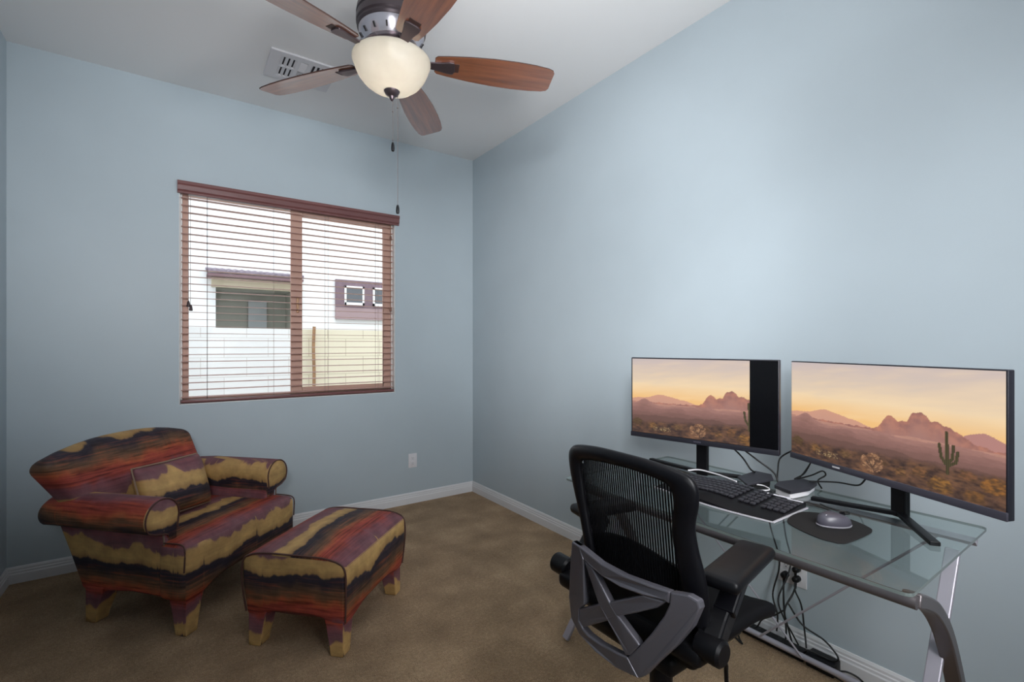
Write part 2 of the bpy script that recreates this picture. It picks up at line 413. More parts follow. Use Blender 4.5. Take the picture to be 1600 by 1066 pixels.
for cx in (.172, .573, .935, 1.322):
    c = MB(BO)
    for dx, dy in ((-.012, -.027), (.012, -.027)):
        c.tube([(cx + (dx if cx > .6 else 0), Y1 + .034 + dy, WZ0 + .03), (cx + (dx if cx > .6 else 0), Y1 + .034 + dy, 2.31)], .0013 if cx > .3 else .0019, 5)
    for z in SZ: c.tube([(cx, Y1 + .007, z - .002), (cx, Y1 + .061, z - .002)], .0008, 4)
    c.build('ladder_cord', M_STRING if cx > .3 else mat('dark_string', (92, 78, 80), .7), bl)
for x in (.068, .079):
    MB(BO).tube([(x, Y1 + .002, 1.60 if x < .07 else 1.575), (x, Y1 + .002, 2.31)], .0013, 5).build('pull_cord', M_STRING, bl)
for x, z in ((.068, 1.60), (.081, 1.575)):
    MB(BO).lathe([(.003, .012), (.007, .004), (.011, -.022), (.009, -.028), (.0, -.029)], (x, Y1 + .002, z), 14).build('tassel', mat('dark_tassel', (70, 54, 56), .5), bl, smooth=40)
tw = MB(BO).tube([(1.435, Y1 + .003, 2.31), (1.435, Y1 + .003, 1.62)], .0022, 6); tw.build('tilt_cord', mat('amber_cord', (150, 104, 74), .6), bl)
for z in (2.205, 1.62):
    MB(BO).lathe([(.003, .012), (.008, .004), (.010, -.018), (.0, -.022)], (1.435, Y1 + .000, z), 12).build('tassel', mat('copper_tassel', (136, 98, 84), .4, metal=.3), bl, smooth=40)

# ------------------------------------------------------------------ neighbouring house seen through the window
M_STUCCO = mat('white_stucco', (232, 234, 236), .9, bump=.3, bscale=40)
M_GREEN = mat('sage_stucco', (158, 158, 148), .9, noise=.06, nscale=2)
M_SHINGLE = mat('purple_grey_shingle', (126, 116, 128), .9, noise=.25, nscale=26)
M_ACC = mat('mauve_siding', (120, 102, 112), .9, noise=.08, nscale=30)
hs = thing('neighbour_house', 'white stucco house with a recessed sage porch and two small windows, beyond the block wall', 'house', (1.6, 7.0, 0))
HO = hs.location
def hbox(mb, x0, x1, y0, y1, z0, z1): return mb.box(((x0 + x1) / 2, (y0 + y1) / 2, (z0 + z1) / 2), (x1 - x0, y1 - y0, z1 - z0))
wl = MB(HO); AX0, AX1, AZ0, AZ1 = .408, 1.36, 1.51, 2.10
for x0, x1, z0, z1 in ((-3, AX0, 0, 6), (AX1, 6, 0, 6), (AX0, AX1, 0, AZ0), (AX0, AX1, AZ1, 6)): hbox(wl, x0, x1, 7.0, 7.2, z0, z1)
wl.build('stucco_wall', M_STUCCO, hs)
al = MB(HO); hbox(al, AX0 - .1, AX1 + .1, 7.9, 8.0, AZ0 - .2, AZ1 + .2); hbox(al, AX0 - .1, AX0, 7.2, 7.9, AZ0 - .2, AZ1 + .2); hbox(al, AX1, AX1 + .1, 7.2, 7.9, AZ0 - .2, AZ1 + .2)
hbox(al, AX0 - .1, AX1 + .1, 7.2, 7.9, AZ1, AZ1 + .05)
al.build('porch_recess', M_GREEN, hs)
pl = MB(HO); hbox(pl, .86, 1.10, 7.86, 7.89, 1.4, 1.98); pl.build('porch_door', mat('pale_door', (174, 178, 180), .6), hs)
ev = MB(HO)
ev.grid(30, 1, lambda u, v: (.30 + u * 1.08, 6.72 + .28 * v, 2.205 + .055 * v + .006 * math.sin(u * 90)), (0, 0, .03)); ev.build('eave_shingles', M_SHINGLE, hs)
fa = MB(HO); hbox(fa, .31, 1.38, 6.74, 6.998, 2.165, 2.195); fa.build('fascia', mat('mauve_fascia', (134, 108, 114), .8), hs)
so = MB(HO); hbox(so, .36, 1.37, 6.90, 6.998, 2.05, 2.16); so.build('soffit', mat('sand_soffit', (196, 184, 160), .9), hs)
ac = MB(HO); hbox(ac, 1.85, 3.4, 6.95, 6.999, 1.872, 2.262); ac.build('accent_panel', M_ACC, hs)
ac = MB(HO); hbox(ac, 1.85, 3.4, 6.955, 6.999, 1.70, 1.871); ac.build('accent_sill_band', mat('pale_mauve_band', (158, 138, 142), .9), hs)
M_HWF = mat('white_vinyl', (238, 238, 240), .5); M_HGL = mat('dark_house_glass', (88, 92, 98), .12)
for x0, x1 in ((1.965, 2.245), (2.375, 2.66)):
    z0, z1 = 1.905, 2.175; q = MB(HO); t = .025
    hbox(q, x0, x1, 6.925, 6.9495, z0, z0 + t + .01); hbox(q, x0, x1, 6.925, 6.9495, z1 - t, z1); hbox(q, x0, x0 + t, 6.925, 6.9495, z0, z1); hbox(q, x1 - t, x1, 6.925, 6.9495, z0, z1)
    wf = q.build('window', M_HWF, hs)
    q = MB(HO); hbox(q, x0 + t, x1 - t, 6.935, 6.948, z0 + t, z1 - t); q.build('pane', M_HGL, wf)
# block wall in two runs, the left one coloured whiter
def block_mat(name, c, joint):
    M = N(name); tc = M.n('ShaderNodeTexCoord'); mp = M.n('ShaderNodeMapping'); mp.inputs['Rotation'].default_value = (R(90), 0, 0)
    bk = M.n('ShaderNodeTexBrick', Scale=1.0, Mortar__Size=.006) if False else M.n('ShaderNodeTexBrick')
    bk.inputs['Scale'].default_value = 1.0; bk.inputs['Mortar Size'].default_value = .004; bk.inputs['Brick Width'].default_value = .40; bk.inputs['Row Height'].default_value = .2
    bk.inputs['Color1'].default_value = lin(c); bk.inputs['Color2'].default_value = lin(tuple(v - 4 for v in c)); bk.inputs['Mortar'].default_value = lin(joint)
    M.l(tc.outputs['Object'], mp.inputs[0]); M.l(mp.outputs[0], bk.inputs['Vector']); M.l(bk.outputs['Color'], M.b.inputs['Base Color']); M.b.inputs['Roughness'].default_value = .9
    return M.m
bw = MB((0, 5.6, 0)); hbox(bw, 1.10, 5.5, 5.6, 5.8, 0, 1.50); o = bw.build('garden_wall', block_mat('cream_block', (222, 214, 192), (190, 180, 158))); o.location = (0, 5.6, 0)
tag(o, 'cream painted block wall seen through the right half of the window', 'wall')
bw = MB((0, 5.6, 0)); hbox(bw, -3, 1.099, 5.62, 5.8, 0, 1.50); o = bw.build('garden_wall', block_mat('white_block', (228, 228, 228), (208, 205, 203))); o.location = (0, 5.6, 0)
tag(o, 'whiter run of the block wall seen through the left half of the window', 'wall')
ps = MB((1.243, 5.56, 0)); ps.sweep(spline([(1.243, 5.56, .0), (1.240, 5.56, .5), (1.247, 5.56, 1.0), (1.240, 5.56, 1.3), (1.248, 5.56, 1.53)], 4), [(-.014, -.014), (.014, -.014), (.014, .014), (-.014, .014)], up=(0, 1, 0))
o = ps.build('wooden_stake', mat('weathered_wood', (150, 116, 86), .85, noise=.15, nscale=30)); o.location = (1.243, 5.56, 0)
tag(o, 'thin brown wooden stake standing against the cream block wall', 'stake')
struct('ground_outside', slab(-6, 8, 3.91, 9, -.12, -.02), mat('pale_gravel', (206, 200, 190), .95, noise=.08, nscale=60))

# ------------------------------------------------------------------ ceiling vent
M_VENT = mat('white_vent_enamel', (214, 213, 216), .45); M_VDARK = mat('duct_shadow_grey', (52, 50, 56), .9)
vt = thing('ceiling_vent', 'white louvred air vent in the ceiling behind the fan blade', 'vent', (.625, 3.125, H))
VO = vt.location; vx0, vx1, vy0, vy1 = .440, .81, 2.972, 3.285
q = MB(VO); z0, z1 = H - .012, H - .0005
for x0, x1, y0, y1 in ((vx0, vx1, vy0, vy0 + .045), (vx0, vx1, vy1 - .045, vy1), (vx0, vx0 + .06, vy0 + .045, vy1 - .045), (vx1 - .06, vx1, vy0 + .045, vy1 - .045),
                       (vx0 + .145, vx0 + .165, vy0 + .045, vy1 - .045), (vx1 - .165, vx1 - .145, vy0 + .045, vy1 - .045), (vx0 + .06, vx0 + .145, 3.121, 3.136), (vx1 - .145, vx1 - .06, 3.121, 3.136)):
    q.box(((x0 + x1) / 2, (y0 + y1) / 2, (z0 + z1) / 2), (x1 - x0, y1 - y0, z1 - z0))
q.build('frame', M_VENT, vt)
q = MB(VO); q.box((.625, 3.1285, H - .0008), (.30, .25, .001)); q.build('duct_shade_sheet', M_VDARK, vt)  # flat dark sheet, its colour stands for the shade inside the duct
q = MB(VO)
for i in range(4): q.box((vx0 + .066 + i * .0255, 3.1285, H - .008), (.016, .222, .0015), rot=roty(R(25)))
for i in range(4): q.box((vx1 - .066 - i * .0255, 3.1285, H - .008), (.016, .222, .0015), rot=roty(R(-25)))
for i in range(6): q.box((.625, 3.036 + i * .0165, H - .008), (.062, .015, .0015), rot=rotx(R(-28)))
for i in range(6): q.box((.625, 3.140 + i * .0165, H - .008), (.062, .017, .0015), rot=rotx(R(14)))
q.build('louvres', M_VENT, vt)

# ------------------------------------------------------------------ ceiling fan
FX, FY = .728, 1.895
fan = thing('ceiling_fan', 'five blade ceiling fan with cherry blades, bronze motor and frosted bowl light', 'ceiling fan', (FX, FY, H))
FO = fan.location
def fl(name, prof, m, parent=fan, sides=48, **k): return MB().lathe([(r, z - H) for r, z in prof], (0, 0, 0), sides).build(name, m, parent, smooth=35, **k)
fl('canopy', [(0, 3.0), (.07, 3.0), (.07, 2.985), (.05, 2.95), (.025, 2.935), (0, 2.935)], M_BRONZE_D)
fl('downrod', [(.0135, 2.94), (.0135, 2.73)], M_BRONZE_D, sides=16)
fl('motor_housing', [(0, 2.745), (.035, 2.745), (.045, 2.733), (.085, 2.727), (.12, 2.715), (.137, 2.69), (.141, 2.665), (.137, 2.660), (.141, 2.650), (.141, 2.628), (.136, 2.622), (.138, 2.612), (.134, 2.603), (0, 2.603)], M_BRONZE_D)
mh = fl('vented_skirt', [(.132, 2.602), (.126, 2.575), (.106, 2.548), (.09, 2.545), (.09, 2.602)], mat('polished_nickel', (196, 192, 200), .25, metal=.8))
vs_ = MB()
for k in range(15):
    a = 2 * math.pi * k / 15
    MB().box((.1225 * math.cos(a), .1225 * math.sin(a), 2.566 - H), (.003, .006, .020), rot=rotz(a) @ roty(R(35))).build('vent_slot', M_BLACKM, mh)
fl('switch_housing', [(.088, 2.547), (.095, 2.535), (.095, 2.518), (.06, 2.508), (.05, 2.49), (.12, 2.487), (.125, 2.480), (0, 2.480)], M_BRONZE)
# glass bowl
def bowl_mat():
    M = N('frosted_alabaster_glass'); b = M.b
    tc = M.n('ShaderNodeTexCoord'); nz = M.n('ShaderNodeTexNoise', Scale=9.0, Detail=4.0); M.l(tc.outputs['Object'], nz.inputs['Vector'])
    M.l(M.ramp(nz.outputs[0], [(.3, lin((176, 170, 156))), (.7, lin((196, 192, 182)))]), b.inputs['Base Color'])
    b.inputs['Roughness'].default_value = .35
    b.inputs['Emission Color'].default_value = (1, .95, .86, 1); b.inputs['Emission Strength'].default_value = .12
    tl = M.n('ShaderNodeBsdfTranslucent'); tl.inputs[0].default_value = (.155, .15, .14, 1)
    mx = M.n('ShaderNodeMixShader', Fac=.5); M.l(b.outputs[0], mx.inputs[1]); M.l(tl.outputs[0], mx.inputs[2]); M.l(mx.outputs[0], M.out.inputs[0])
    return M.m
prof = [(.157, 2.492), (.1575, 2.484), (.153, 2.474), (.147, 2.455), (.135, 2.428), (.115, 2.402), (.088, 2.381), (.055, 2.368), (.02, 2.363)]
inn = [(r - .004, z + .004) for r, z in prof[::-1]]
fl('glass_bowl', prof + inn + [prof[0]], bowl_mat())
fl('finial', [(0, 2.375), (.030, 2.372), (.033, 2.366), (.026, 2.352), (.012, 2.344), (.009, 2.334), (.003, 2.326), (0, 2.325)], M_BRONZE, sides=24)
BLADE_Z = 2.50; PH = 0.888
def blade_pts():
    # outline in (radius, half offset): tapered root, widest past the middle, rounded clipped tip
    up = [(.175, .036), (.185, .046), (.23, .054), (.32, .066), (.42, .074), (.52, .076), (.60, .073), (.66, .066), (.682, .058), (.690, .044)]
    return up + [(r, -o) for r, o in up[::-1]]
for k in range(5):
    a = PH + k * 2 * math.pi / 5
    Mr = rotz(a) @ rotx(R(-13))
    c = Vector((0, 0, BLADE_Z - H))
    b = MB(); b.prism(blade_pts(), lambda r, o: (r, o, -.003), (0, 0, .006))
    bo = b.build('blade', M_BLADE, fan, bevel=.0015); bo.rotation_euler = Mr.to_euler(); bo.location = c
    bo.data.materials.append(M_BLADE_EDGE)
    for p in bo.data.polygons:
        if abs(p.normal.z) < .5: p.material_index = 1
    ir = MB()
    plate = [(.150, .016), (.20, .022), (.235, .030), (.252, .030), (.258, .018), (.258, -.018), (.252, -.030), (.235, -.030), (.20, -.022), (.150, -.016)]
    ir.prism(plate, lambda r, o: (r, o, -.011), (0, 0, .0075))
    ir.sweep([(.085, 0, .045), (.105, 0, .040), (.13, 0, .012), (.16, 0, -.007)], [(-.014, -.004), (.014, -.004), (.014, .004), (-.014, .004)], up=(0, 0, 1))
    ir.build('blade_iron', M_BRONZE, bo, bevel=.0015)
    sl_ = MB(); sl_.box((.268, 0, -.0036), (.018, .045, .002), r=.0008); sl_.build('iron_slot', M_BLADE_EDGE, bo)
M_CHAIN = mat('chain_metal', (120, 110, 108), .4, metal=.6)
for dx, zt_, zf, lab in ((.004, 2.327, 2.152, 0), (.024, 2.362, 1.895, 1)):
    q = MB(FO); px, py = FX + dx * .818, FY - dx * .575
    q.tube([(px, py, zt_), (px, py, zf)], .0011, 5)
    for i in range(2): q.lathe([(0, .004), (.0034, .001), (.0034, -.001), (0, -.004)], (px, py, zt_ - (.045 + .02 * lab) - i * .0), 8)
    ch = q.build('pull_chain', M_CHAIN, fan)
    MB(FO).lathe([(0, .004), (.004, .002), (.0062, -.008), (.0072, -.022), (.006, -.032), (0, -.035)], (px, py, zf), 14).build('fob', M_BLACK, ch, smooth=40)
bulb = lamp('fan_bulb', 'POINT', (FX, FY, 2.44), 55, (1, .93, .82), .05)

# ------------------------------------------------------------------ upholstery helpers
def leg_mb(cx, cy, zt, w0, w1, dx=0, dy=0):
    L = [(zt, w0), (zt * .62, w0 * .80), (zt * .4, w1 * 1.12), (.035, w1), (.004, w1 * .94), (0, w1 * .86)]
    vs = []; fs = []
    for z, wd in L:
        k = (1 - z / zt)
        for sx, sy in ((-1, -1), (1, -1), (1, 1), (-1, 1)):
            # keep the outer faces upright, take the taper from inside
            ox = cx + dx * (w0 - wd) / 2; oy = cy + dy * (w0 - wd) / 2
            vs.append((ox + sx * wd / 2, oy + sy * wd / 2, z))
    for i in range(len(L) - 1):
        for j in range(4): fs.append((i * 4 + j, i * 4 + (j + 1) % 4, i * 4 + 4 + (j + 1) % 4, i * 4 + 4 + j))
    fs += [(0, 1, 2, 3), tuple(range(len(L) * 4 - 4, len(L) * 4))[::-1]]
    return MB().add(vs, fs)

# ------------------------------------------------------------------ armchair (local: x forward, y towards the chair's left)
ac_ = thing('armchair', 'low rolled-arm armchair in a rust, purple and tan desert print', 'armchair', (.293, 2.863, 0), R(-47.1))
def uv_leg(co, n): return ((co.y + 1.3) if abs(n.x) > abs(n.y) else co.x + 3.7, co.z * 1.15 - .042)
def uv_side(co, n):
    if n.z > .55: return (co.y, .417 + (.027 - co.x))
    if abs(n.x) > abs(n.y): return (co.y + 1.3, co.z)
    return (co.x + 3.7, co.z)
# T-shaped seat with its front apron
q = MB(); q.box((-.325, 0, .315), (.60, .60, .21), r=.03, seg=3, n=8, puff=(0, 0, .015))
q.build('seat', M_FAB, ac_, smooth=60, uv=uv_side)
def warp_front(x, y, z):
    # arch the lower edge between the legs
    if z < 0: z += .045 * max(0, 1 - (abs(y) / .27) ** 4) * (-z / .13)
    return (x, y, z)
q = MB(); q.box((-.052, 0, .290), (.158, .755, .262), r=.034, seg=4, n=10, puff=(.006, 0, .012), warp=warp_front)
q.build('front_apron', M_FAB, ac_, smooth=60, uv=uv_side)
for sy in (-1, 1):
    # side panel below the arm
    P = [(-.09, .155), (-.30, .165), (-.45, .155), (-.565, .13), (-.60, .16), (-.655, .32), (-.715, .478), (-.50, .480), (-.105, .486)]
    q = MB(); q.prism(P, lambda x, z: (x, sy * (.345 + (z - .15) * .08), z), (0, -sy * .07, 0))
    q.build('side_panel', M_FAB, ac_, uv=uv_side, bevel=.012, seg=3)
    # rolled arm: scroll section lofted front to back
    sec = []
    for k in range(19):
        a = R(-50) + R(285) * k / 18
        sec.append((.378 + .080 * math.cos(math.pi - a) * -1 * -1, .548 + .080 * math.sin(a)))
    # section points: (y, z); inner wall runs down to the seat
    arc = [(.378 - .086 * math.cos(t), .541 + .088 * math.sin(t)) for t in [R(-15 + 11.5 * k) for k in range(21)]]
    sec = [(.300, .42), (.300, .47)] + arc + [(.410, .470), (.372, .462), (.350, .452), (.340, .42)]
    vs = []; fs = []; n = len(sec)
    ST = [(-.095, .90, 0), (-.103, .98, 0), (-.118, 1, 0), (-.25, 1.0, 0), (-.40, 1.0, 0), (-.55, .99, 0), (-.65, .95, -.004), (-.70, .87, -.012), (-.735, .70, -.02), (-.75, .45, -.03)]
    for x, sc_, dz in ST:
        for y, z in sec:
            if x < -.64 and z < .475: z = .475
            vs.append((x, sy * (.375 + (y - .375) * sc_), .54 + (z - .54) * (sc_ if z > .45 else max(sc_, .9)) + dz))
    for i in range(len(ST) - 1):
        for j in range(n): fs.append((i * n + j, i * n + (j + 1) % n, (i + 1) * n + (j + 1) % n, (i + 1) * n + j))
    fs += [tuple(range(n)), tuple(range((len(ST) - 1) * n, len(ST) * n))[::-1]]
    def uv_arm(co, nn, sy=sy):
        yo = co.y * sy
        if nn.x > .6: return (co.y + .4, co.z - .215 + .02)
        if yo < .345: return (co.x + 5.1, co.z - .215)
        # over the roll and down its outside
        d = math.pi / 2 - math.atan2(co.z - .541, yo - .378)
        return (co.x * .8 + 5.1, .425 + d * .088)
    arm = MB().add(vs, fs).build('arm', M_FAB, ac_, smooth=50, uv=uv_arm)
    pp = [(-.094, sy * (.375 + (y - .375) * .96), .54 + (z - .54) * .96) for y, z in sec[1:-1]]
    MB().tube(pp, .0038, 6, up=(1, 0, 0)).build('piping', M_PIPE, arm, smooth=60)
    pq = [(-.10, sy * .358, .30), (-.10, sy * .370, .462), (-.115, sy * .373, .482), (-.3, sy * .374, .486), (-.5, sy * .374, .481), (-.70, sy * .374, .478)]
    MB().tube(spline(pq, 4), .0042, 6).build('piping', mat('grey_piping', (124, 104, 92), .6), ac_, smooth=60)
# fan-shaped reclined back
Lb = .50; ang = math.atan2(.155, .44)
def warp_back(x, y, z):
    t = z / Lb + .5                                   # 0 bottom .. 1 top
    yy = y * (.80 + .34 * t)
    s_ = abs(y) / .375
    zz = z - (.075 * s_ ** 2.4) * t
    xx = x + .015 * s_ ** 2 * t - .02 * (1 - s_ ** 2) * (t - .5) ** 2
    c_, s2 = math.cos(ang), math.sin(ang)
    return (xx * c_ - (zz + Lb / 2) * s2 - .12 * yy * t, yy - .125 * t, xx * s2 + (zz + Lb / 2) * c_)
q = MB(); q.box((-.525, 0, .382), (.14, .75, Lb), r=.045, seg=4, n=10, puff=(.03, 0, 0), warp=warp_back)
q.build('backrest', M_FAB, ac_, smooth=70, uv=lambda co, n: (co.y + .9, .34 + (co.z - .55) * 1.08))
for cx, cy, dx, dy, zt_ in ((-.045, -.302, 1, -1, .20), (-.045, .302, 1, 1, .20), (-.515, -.302, -1, -1, .17), (-.515, .302, -1, 1, .17)):
    leg_mb(cx, cy, zt_, .105, .066, dx, dy).build('leg', M_FAB, ac_, smooth=30, uv=uv_leg, bevel=.006)
for sy in (-1, 1):
    pf = [(.018, sy * .375, .30), (.022, sy * .374, .385), (.012, sy * .370, .412), (-.02, sy * .365, .421), (-.10, sy * .368, .421)]
    MB().tube(spline(pf, 4), .0036, 6).build('piping', M_PIPE, ac_, smooth=60)

# throw pillow leaning in the far corner of the seat
tp = thing('throw_pillow', 'small lumbar throw pillow in the same desert print, leaning in the armchair', 'pillow', (-.010, 3.088, .577), R(-49))
def warp_pil(x, y, z):
    e_ = 1 - .10 * (abs(y) / .2) ** 2 * 0 
    k = max(0.06, (1 - (abs(y) / .185) ** 3) * (1 - (abs(z) / .135) ** 3)) ** .5
    return (x * k * 2.0 + .012 * math.sin(y * 21), y * (1 + .06 * (abs(z) / .135) ** 2), z * (1 + .08 * (abs(y) / .2) ** 2))
q = MB(); q.box((0, 0, 0), (.090, .36, .262), rot=roty(R(-19)), r=.02, seg=2, n=14, warp=warp_pil)
q.build('pillow', M_FAB, tp, smooth=80, uv=lambda co, n: (co.y * 1.1 + 2.1, (co.z - .03) * .95 + .34))
bp_ = [Vector(roty(R(-19)) @ Vector((.012 * math.sin(y * 21), y * 1.05, z * 1.07))) for y, z in
       [(.18 * c_, .131 * s_) for c_, s_ in [(1, -1), (1, 0), (1, 1), (0, .97), (-1, 1), (-1, 0), (-1, -1), (0, -.97)]]]
MB().tube(bp_ , .005, 6, closed=True).build('piping', mat('tan_piping', (150, 126, 106), .7), tp, smooth=60)

# ------------------------------------------------------------------ ottoman
ot = thing('ottoman', 'rectangular footstool in the desert print on the carpet before the armchair', 'ottoman', (.626, 2.422, 0), R(-46.3))
def uv_ot(co, n):
    if n.z > .55 and abs(co.y) < .30: return (co.y + 7.3, .400 + (.25 - co.x))
    if abs(n.x) > abs(n.y): return (co.y + 8.3, co.z - .02 if n.x > 0 else co.z + .2)
    return (co.x + 9.1, co.z - .035)
def warp_ot(x, y, z):
    if z < 0: z += .035 * (-z / .155) * max(0, 1 - (abs(x) / .18) ** 4) * (1 if abs(y) > .2 else 1) * max(0, 1 - 0) if abs(y) > .24 else .035 * (-z / .155) * max(0, 1 - (abs(y) / .22) ** 4)
    if z > 0 and abs(x) > .15: z -= .034 * ((abs(x) - .15) / .10) ** 2.4 * (z / .145)
    k = 1 - .05 * max(0, -z / .155)
    return (x * k, y * k, z)
q = MB(); q.box((0, 0, .275), (.50, .60, .290), r=.020, seg=3, n=14, puff=(.008, 0, .022), warp=warp_ot)
body = q.build('upholstered_body', M_FAB, ot, smooth=60, uv=uv_ot)
for sx in (-1, 1):
    for sy in (-1, 1):
        leg_mb(sx * .178, sy * .236, .20, .10, .064, sx, sy).build('leg', M_FAB, ot, smooth=30, uv=uv_leg, bevel=.006)
for sy in (-1, 1):
    H_ = [(.239, .15), (.2455, .22), (.250, .30), (.2475, .362), (.236, .390), (.215, .404), (.18, .414), (.12, .420)]
    P = [(-x, z) for x, z in H_] + [(0, .420)] + H_[::-1]
    pts = [(x, sy * (.299 - .016 * max(0, (.275 - z) / .145)), z) for x, z in P]
    MB().tube(spline(pts, 4), .0042, 6, up=(0, 1, 0)).build('piping', M_PIPE, ot, smooth=60)

# ------------------------------------------------------------------ wall outlets
M_SLOT = mat('outlet_slot', (96, 92, 100), .6)
def outlet(name, label, loc, rz, gangs, hgt):
    o = thing(name, label, 'outlet', loc, rz)
    wd = .075 if gangs == 1 else .118
    MB().box((0, -.003, 0), (wd, .006, hgt), r=.0025).build('cover_plate', M_WHITEP, o, smooth=40)
    for g in range(gangs):
        cx = 0 if gangs == 1 else (-.024 + .048 * g)
        for dz in (-.021, .021):
            s = MB().box((cx, -.0066, dz), (.030, .003, .028), r=.0013).build('socket', M_WHITEP, o, smooth=40)
            k = MB()
            for dx, hh in ((-.006, .009), (.006, .007)): k.box((cx + dx, -.0082, dz + .002), (.0022, .001, hh))
            k.lathe([(.0025, 0), (.0025, .001)], (cx, -.0088, dz - .008), 10, rotx(R(90)) @ Matrix.Identity(3))
            k.build('slots', M_SLOT, s)
    return o
outlet('wall_outlet', 'white duplex outlet low on the wall beneath the window, right of the armchair', (1.625, Y1, .357), 0, 1, .118)
outlet('wall_outlet', 'white double outlet under the glass desk with black plugs in it', (X1, 1.005, .333), R(-90), 2, .118)

# ------------------------------------------------------------------ glass desk
GT = .757; GY0, GY1, GX0, GX1 = .362, 1.535, 1.352, 2.050
dk = thing('glass_desk', 'clear glass top computer desk with curved silver legs, against the right wall', 'desk', (1.7, .97, 0))
DO = dk.location
q = MB(DO)
corner = []
for cx, cy, a0 in ((GX1 - .02, GY1 - .02, 0), (GX0 + .02, GY1 - .02, 90), (GX0 + .02, GY0 + .02, 180), (GX1 - .02, GY0 + .02, 270)):
    corner += [(cx + .02 * math.cos(R(a0 + 22.5 * k)), cy + .02 * math.sin(R(a0 + 22.5 * k))) for k in range(5)]
q.prism(corner, lambda x, y: (x, y, GT - .008), (0, 0, .008))
gt = q.build('glass_top', M_TABLEGLASS, dk); gt.data.materials.append(M_GLASS_EDGE)
for p in gt.data.polygons:
    if abs(p.normal.z) < .5: p.material_index = 1
q = MB(DO); q.tube([(1.375, GY0 - .004, .733), (1.375, GY1 - .045, .733)], .0150, 14); q.build('front_rail', M_RAIL, dk, smooth=40)
q = MB(DO); q.tube([(1.94, GY0 + .004, .736), (1.94, GY1 - .01, .736)], .0125, 4); q.build('back_rail', M_SILVER, dk)
q = MB(DO); q.tube([(2.10, .40, .045), (2.10, 1.50, .045)], .012, 12); q.build('floor_bar', M_SILVER, dk, smooth=40)
for yl in (.372, 1.488):
    q = MB(DO)
    pts = spline([(1.385, yl, .735), (1.44, yl, .715), (1.53, yl, .668), (1.63, yl, .575), (1.725, yl, .43), (1.82, yl, .25), (1.93, yl, .12), (2.05, yl, .055), (2.13, yl, .022)], 5)
    q.sweep(pts, [(-.016, -.019), (.016, -.019), (.016, .019), (-.016, .019)], up=(0, 1, 0)); q.build('curved_leg', M_RAIL, dk, smooth=30, bevel=.004)
for yl, xf in ((.394, 1.42), (1.50, 1.42)):
    q = MB(DO); q.sweep([(1.855, yl, .735), (1.80, yl, .70), (xf + .03, yl, .15), (xf, yl, .03), (xf - .04, yl, .012)] if False else [(1.822, yl, .735), (1.42, yl + (.105 if yl > 1 else .012), .012)], [(-.0075, -.017), (.0075, -.017), (.0075, .017), (-.0075, .017)], up=(0, 1, 0)); q.build('straight_leg', M_SILVER, dk, bevel=.003)
for pa, pb in (((2.09, 1.09, .045), (1.955, .45, .733)), ((2.09, .915, .045), (1.955, 1.50, .733))):
    MB(DO).tube([pa, pb], .0042, 8).build('brace_rod', M_SILVER, dk, smooth=40)
q = MB(DO); q.lathe([(.014, 0), (.014, .002), (.006, .004)], (1.62, .56, GT), 20) if False else None

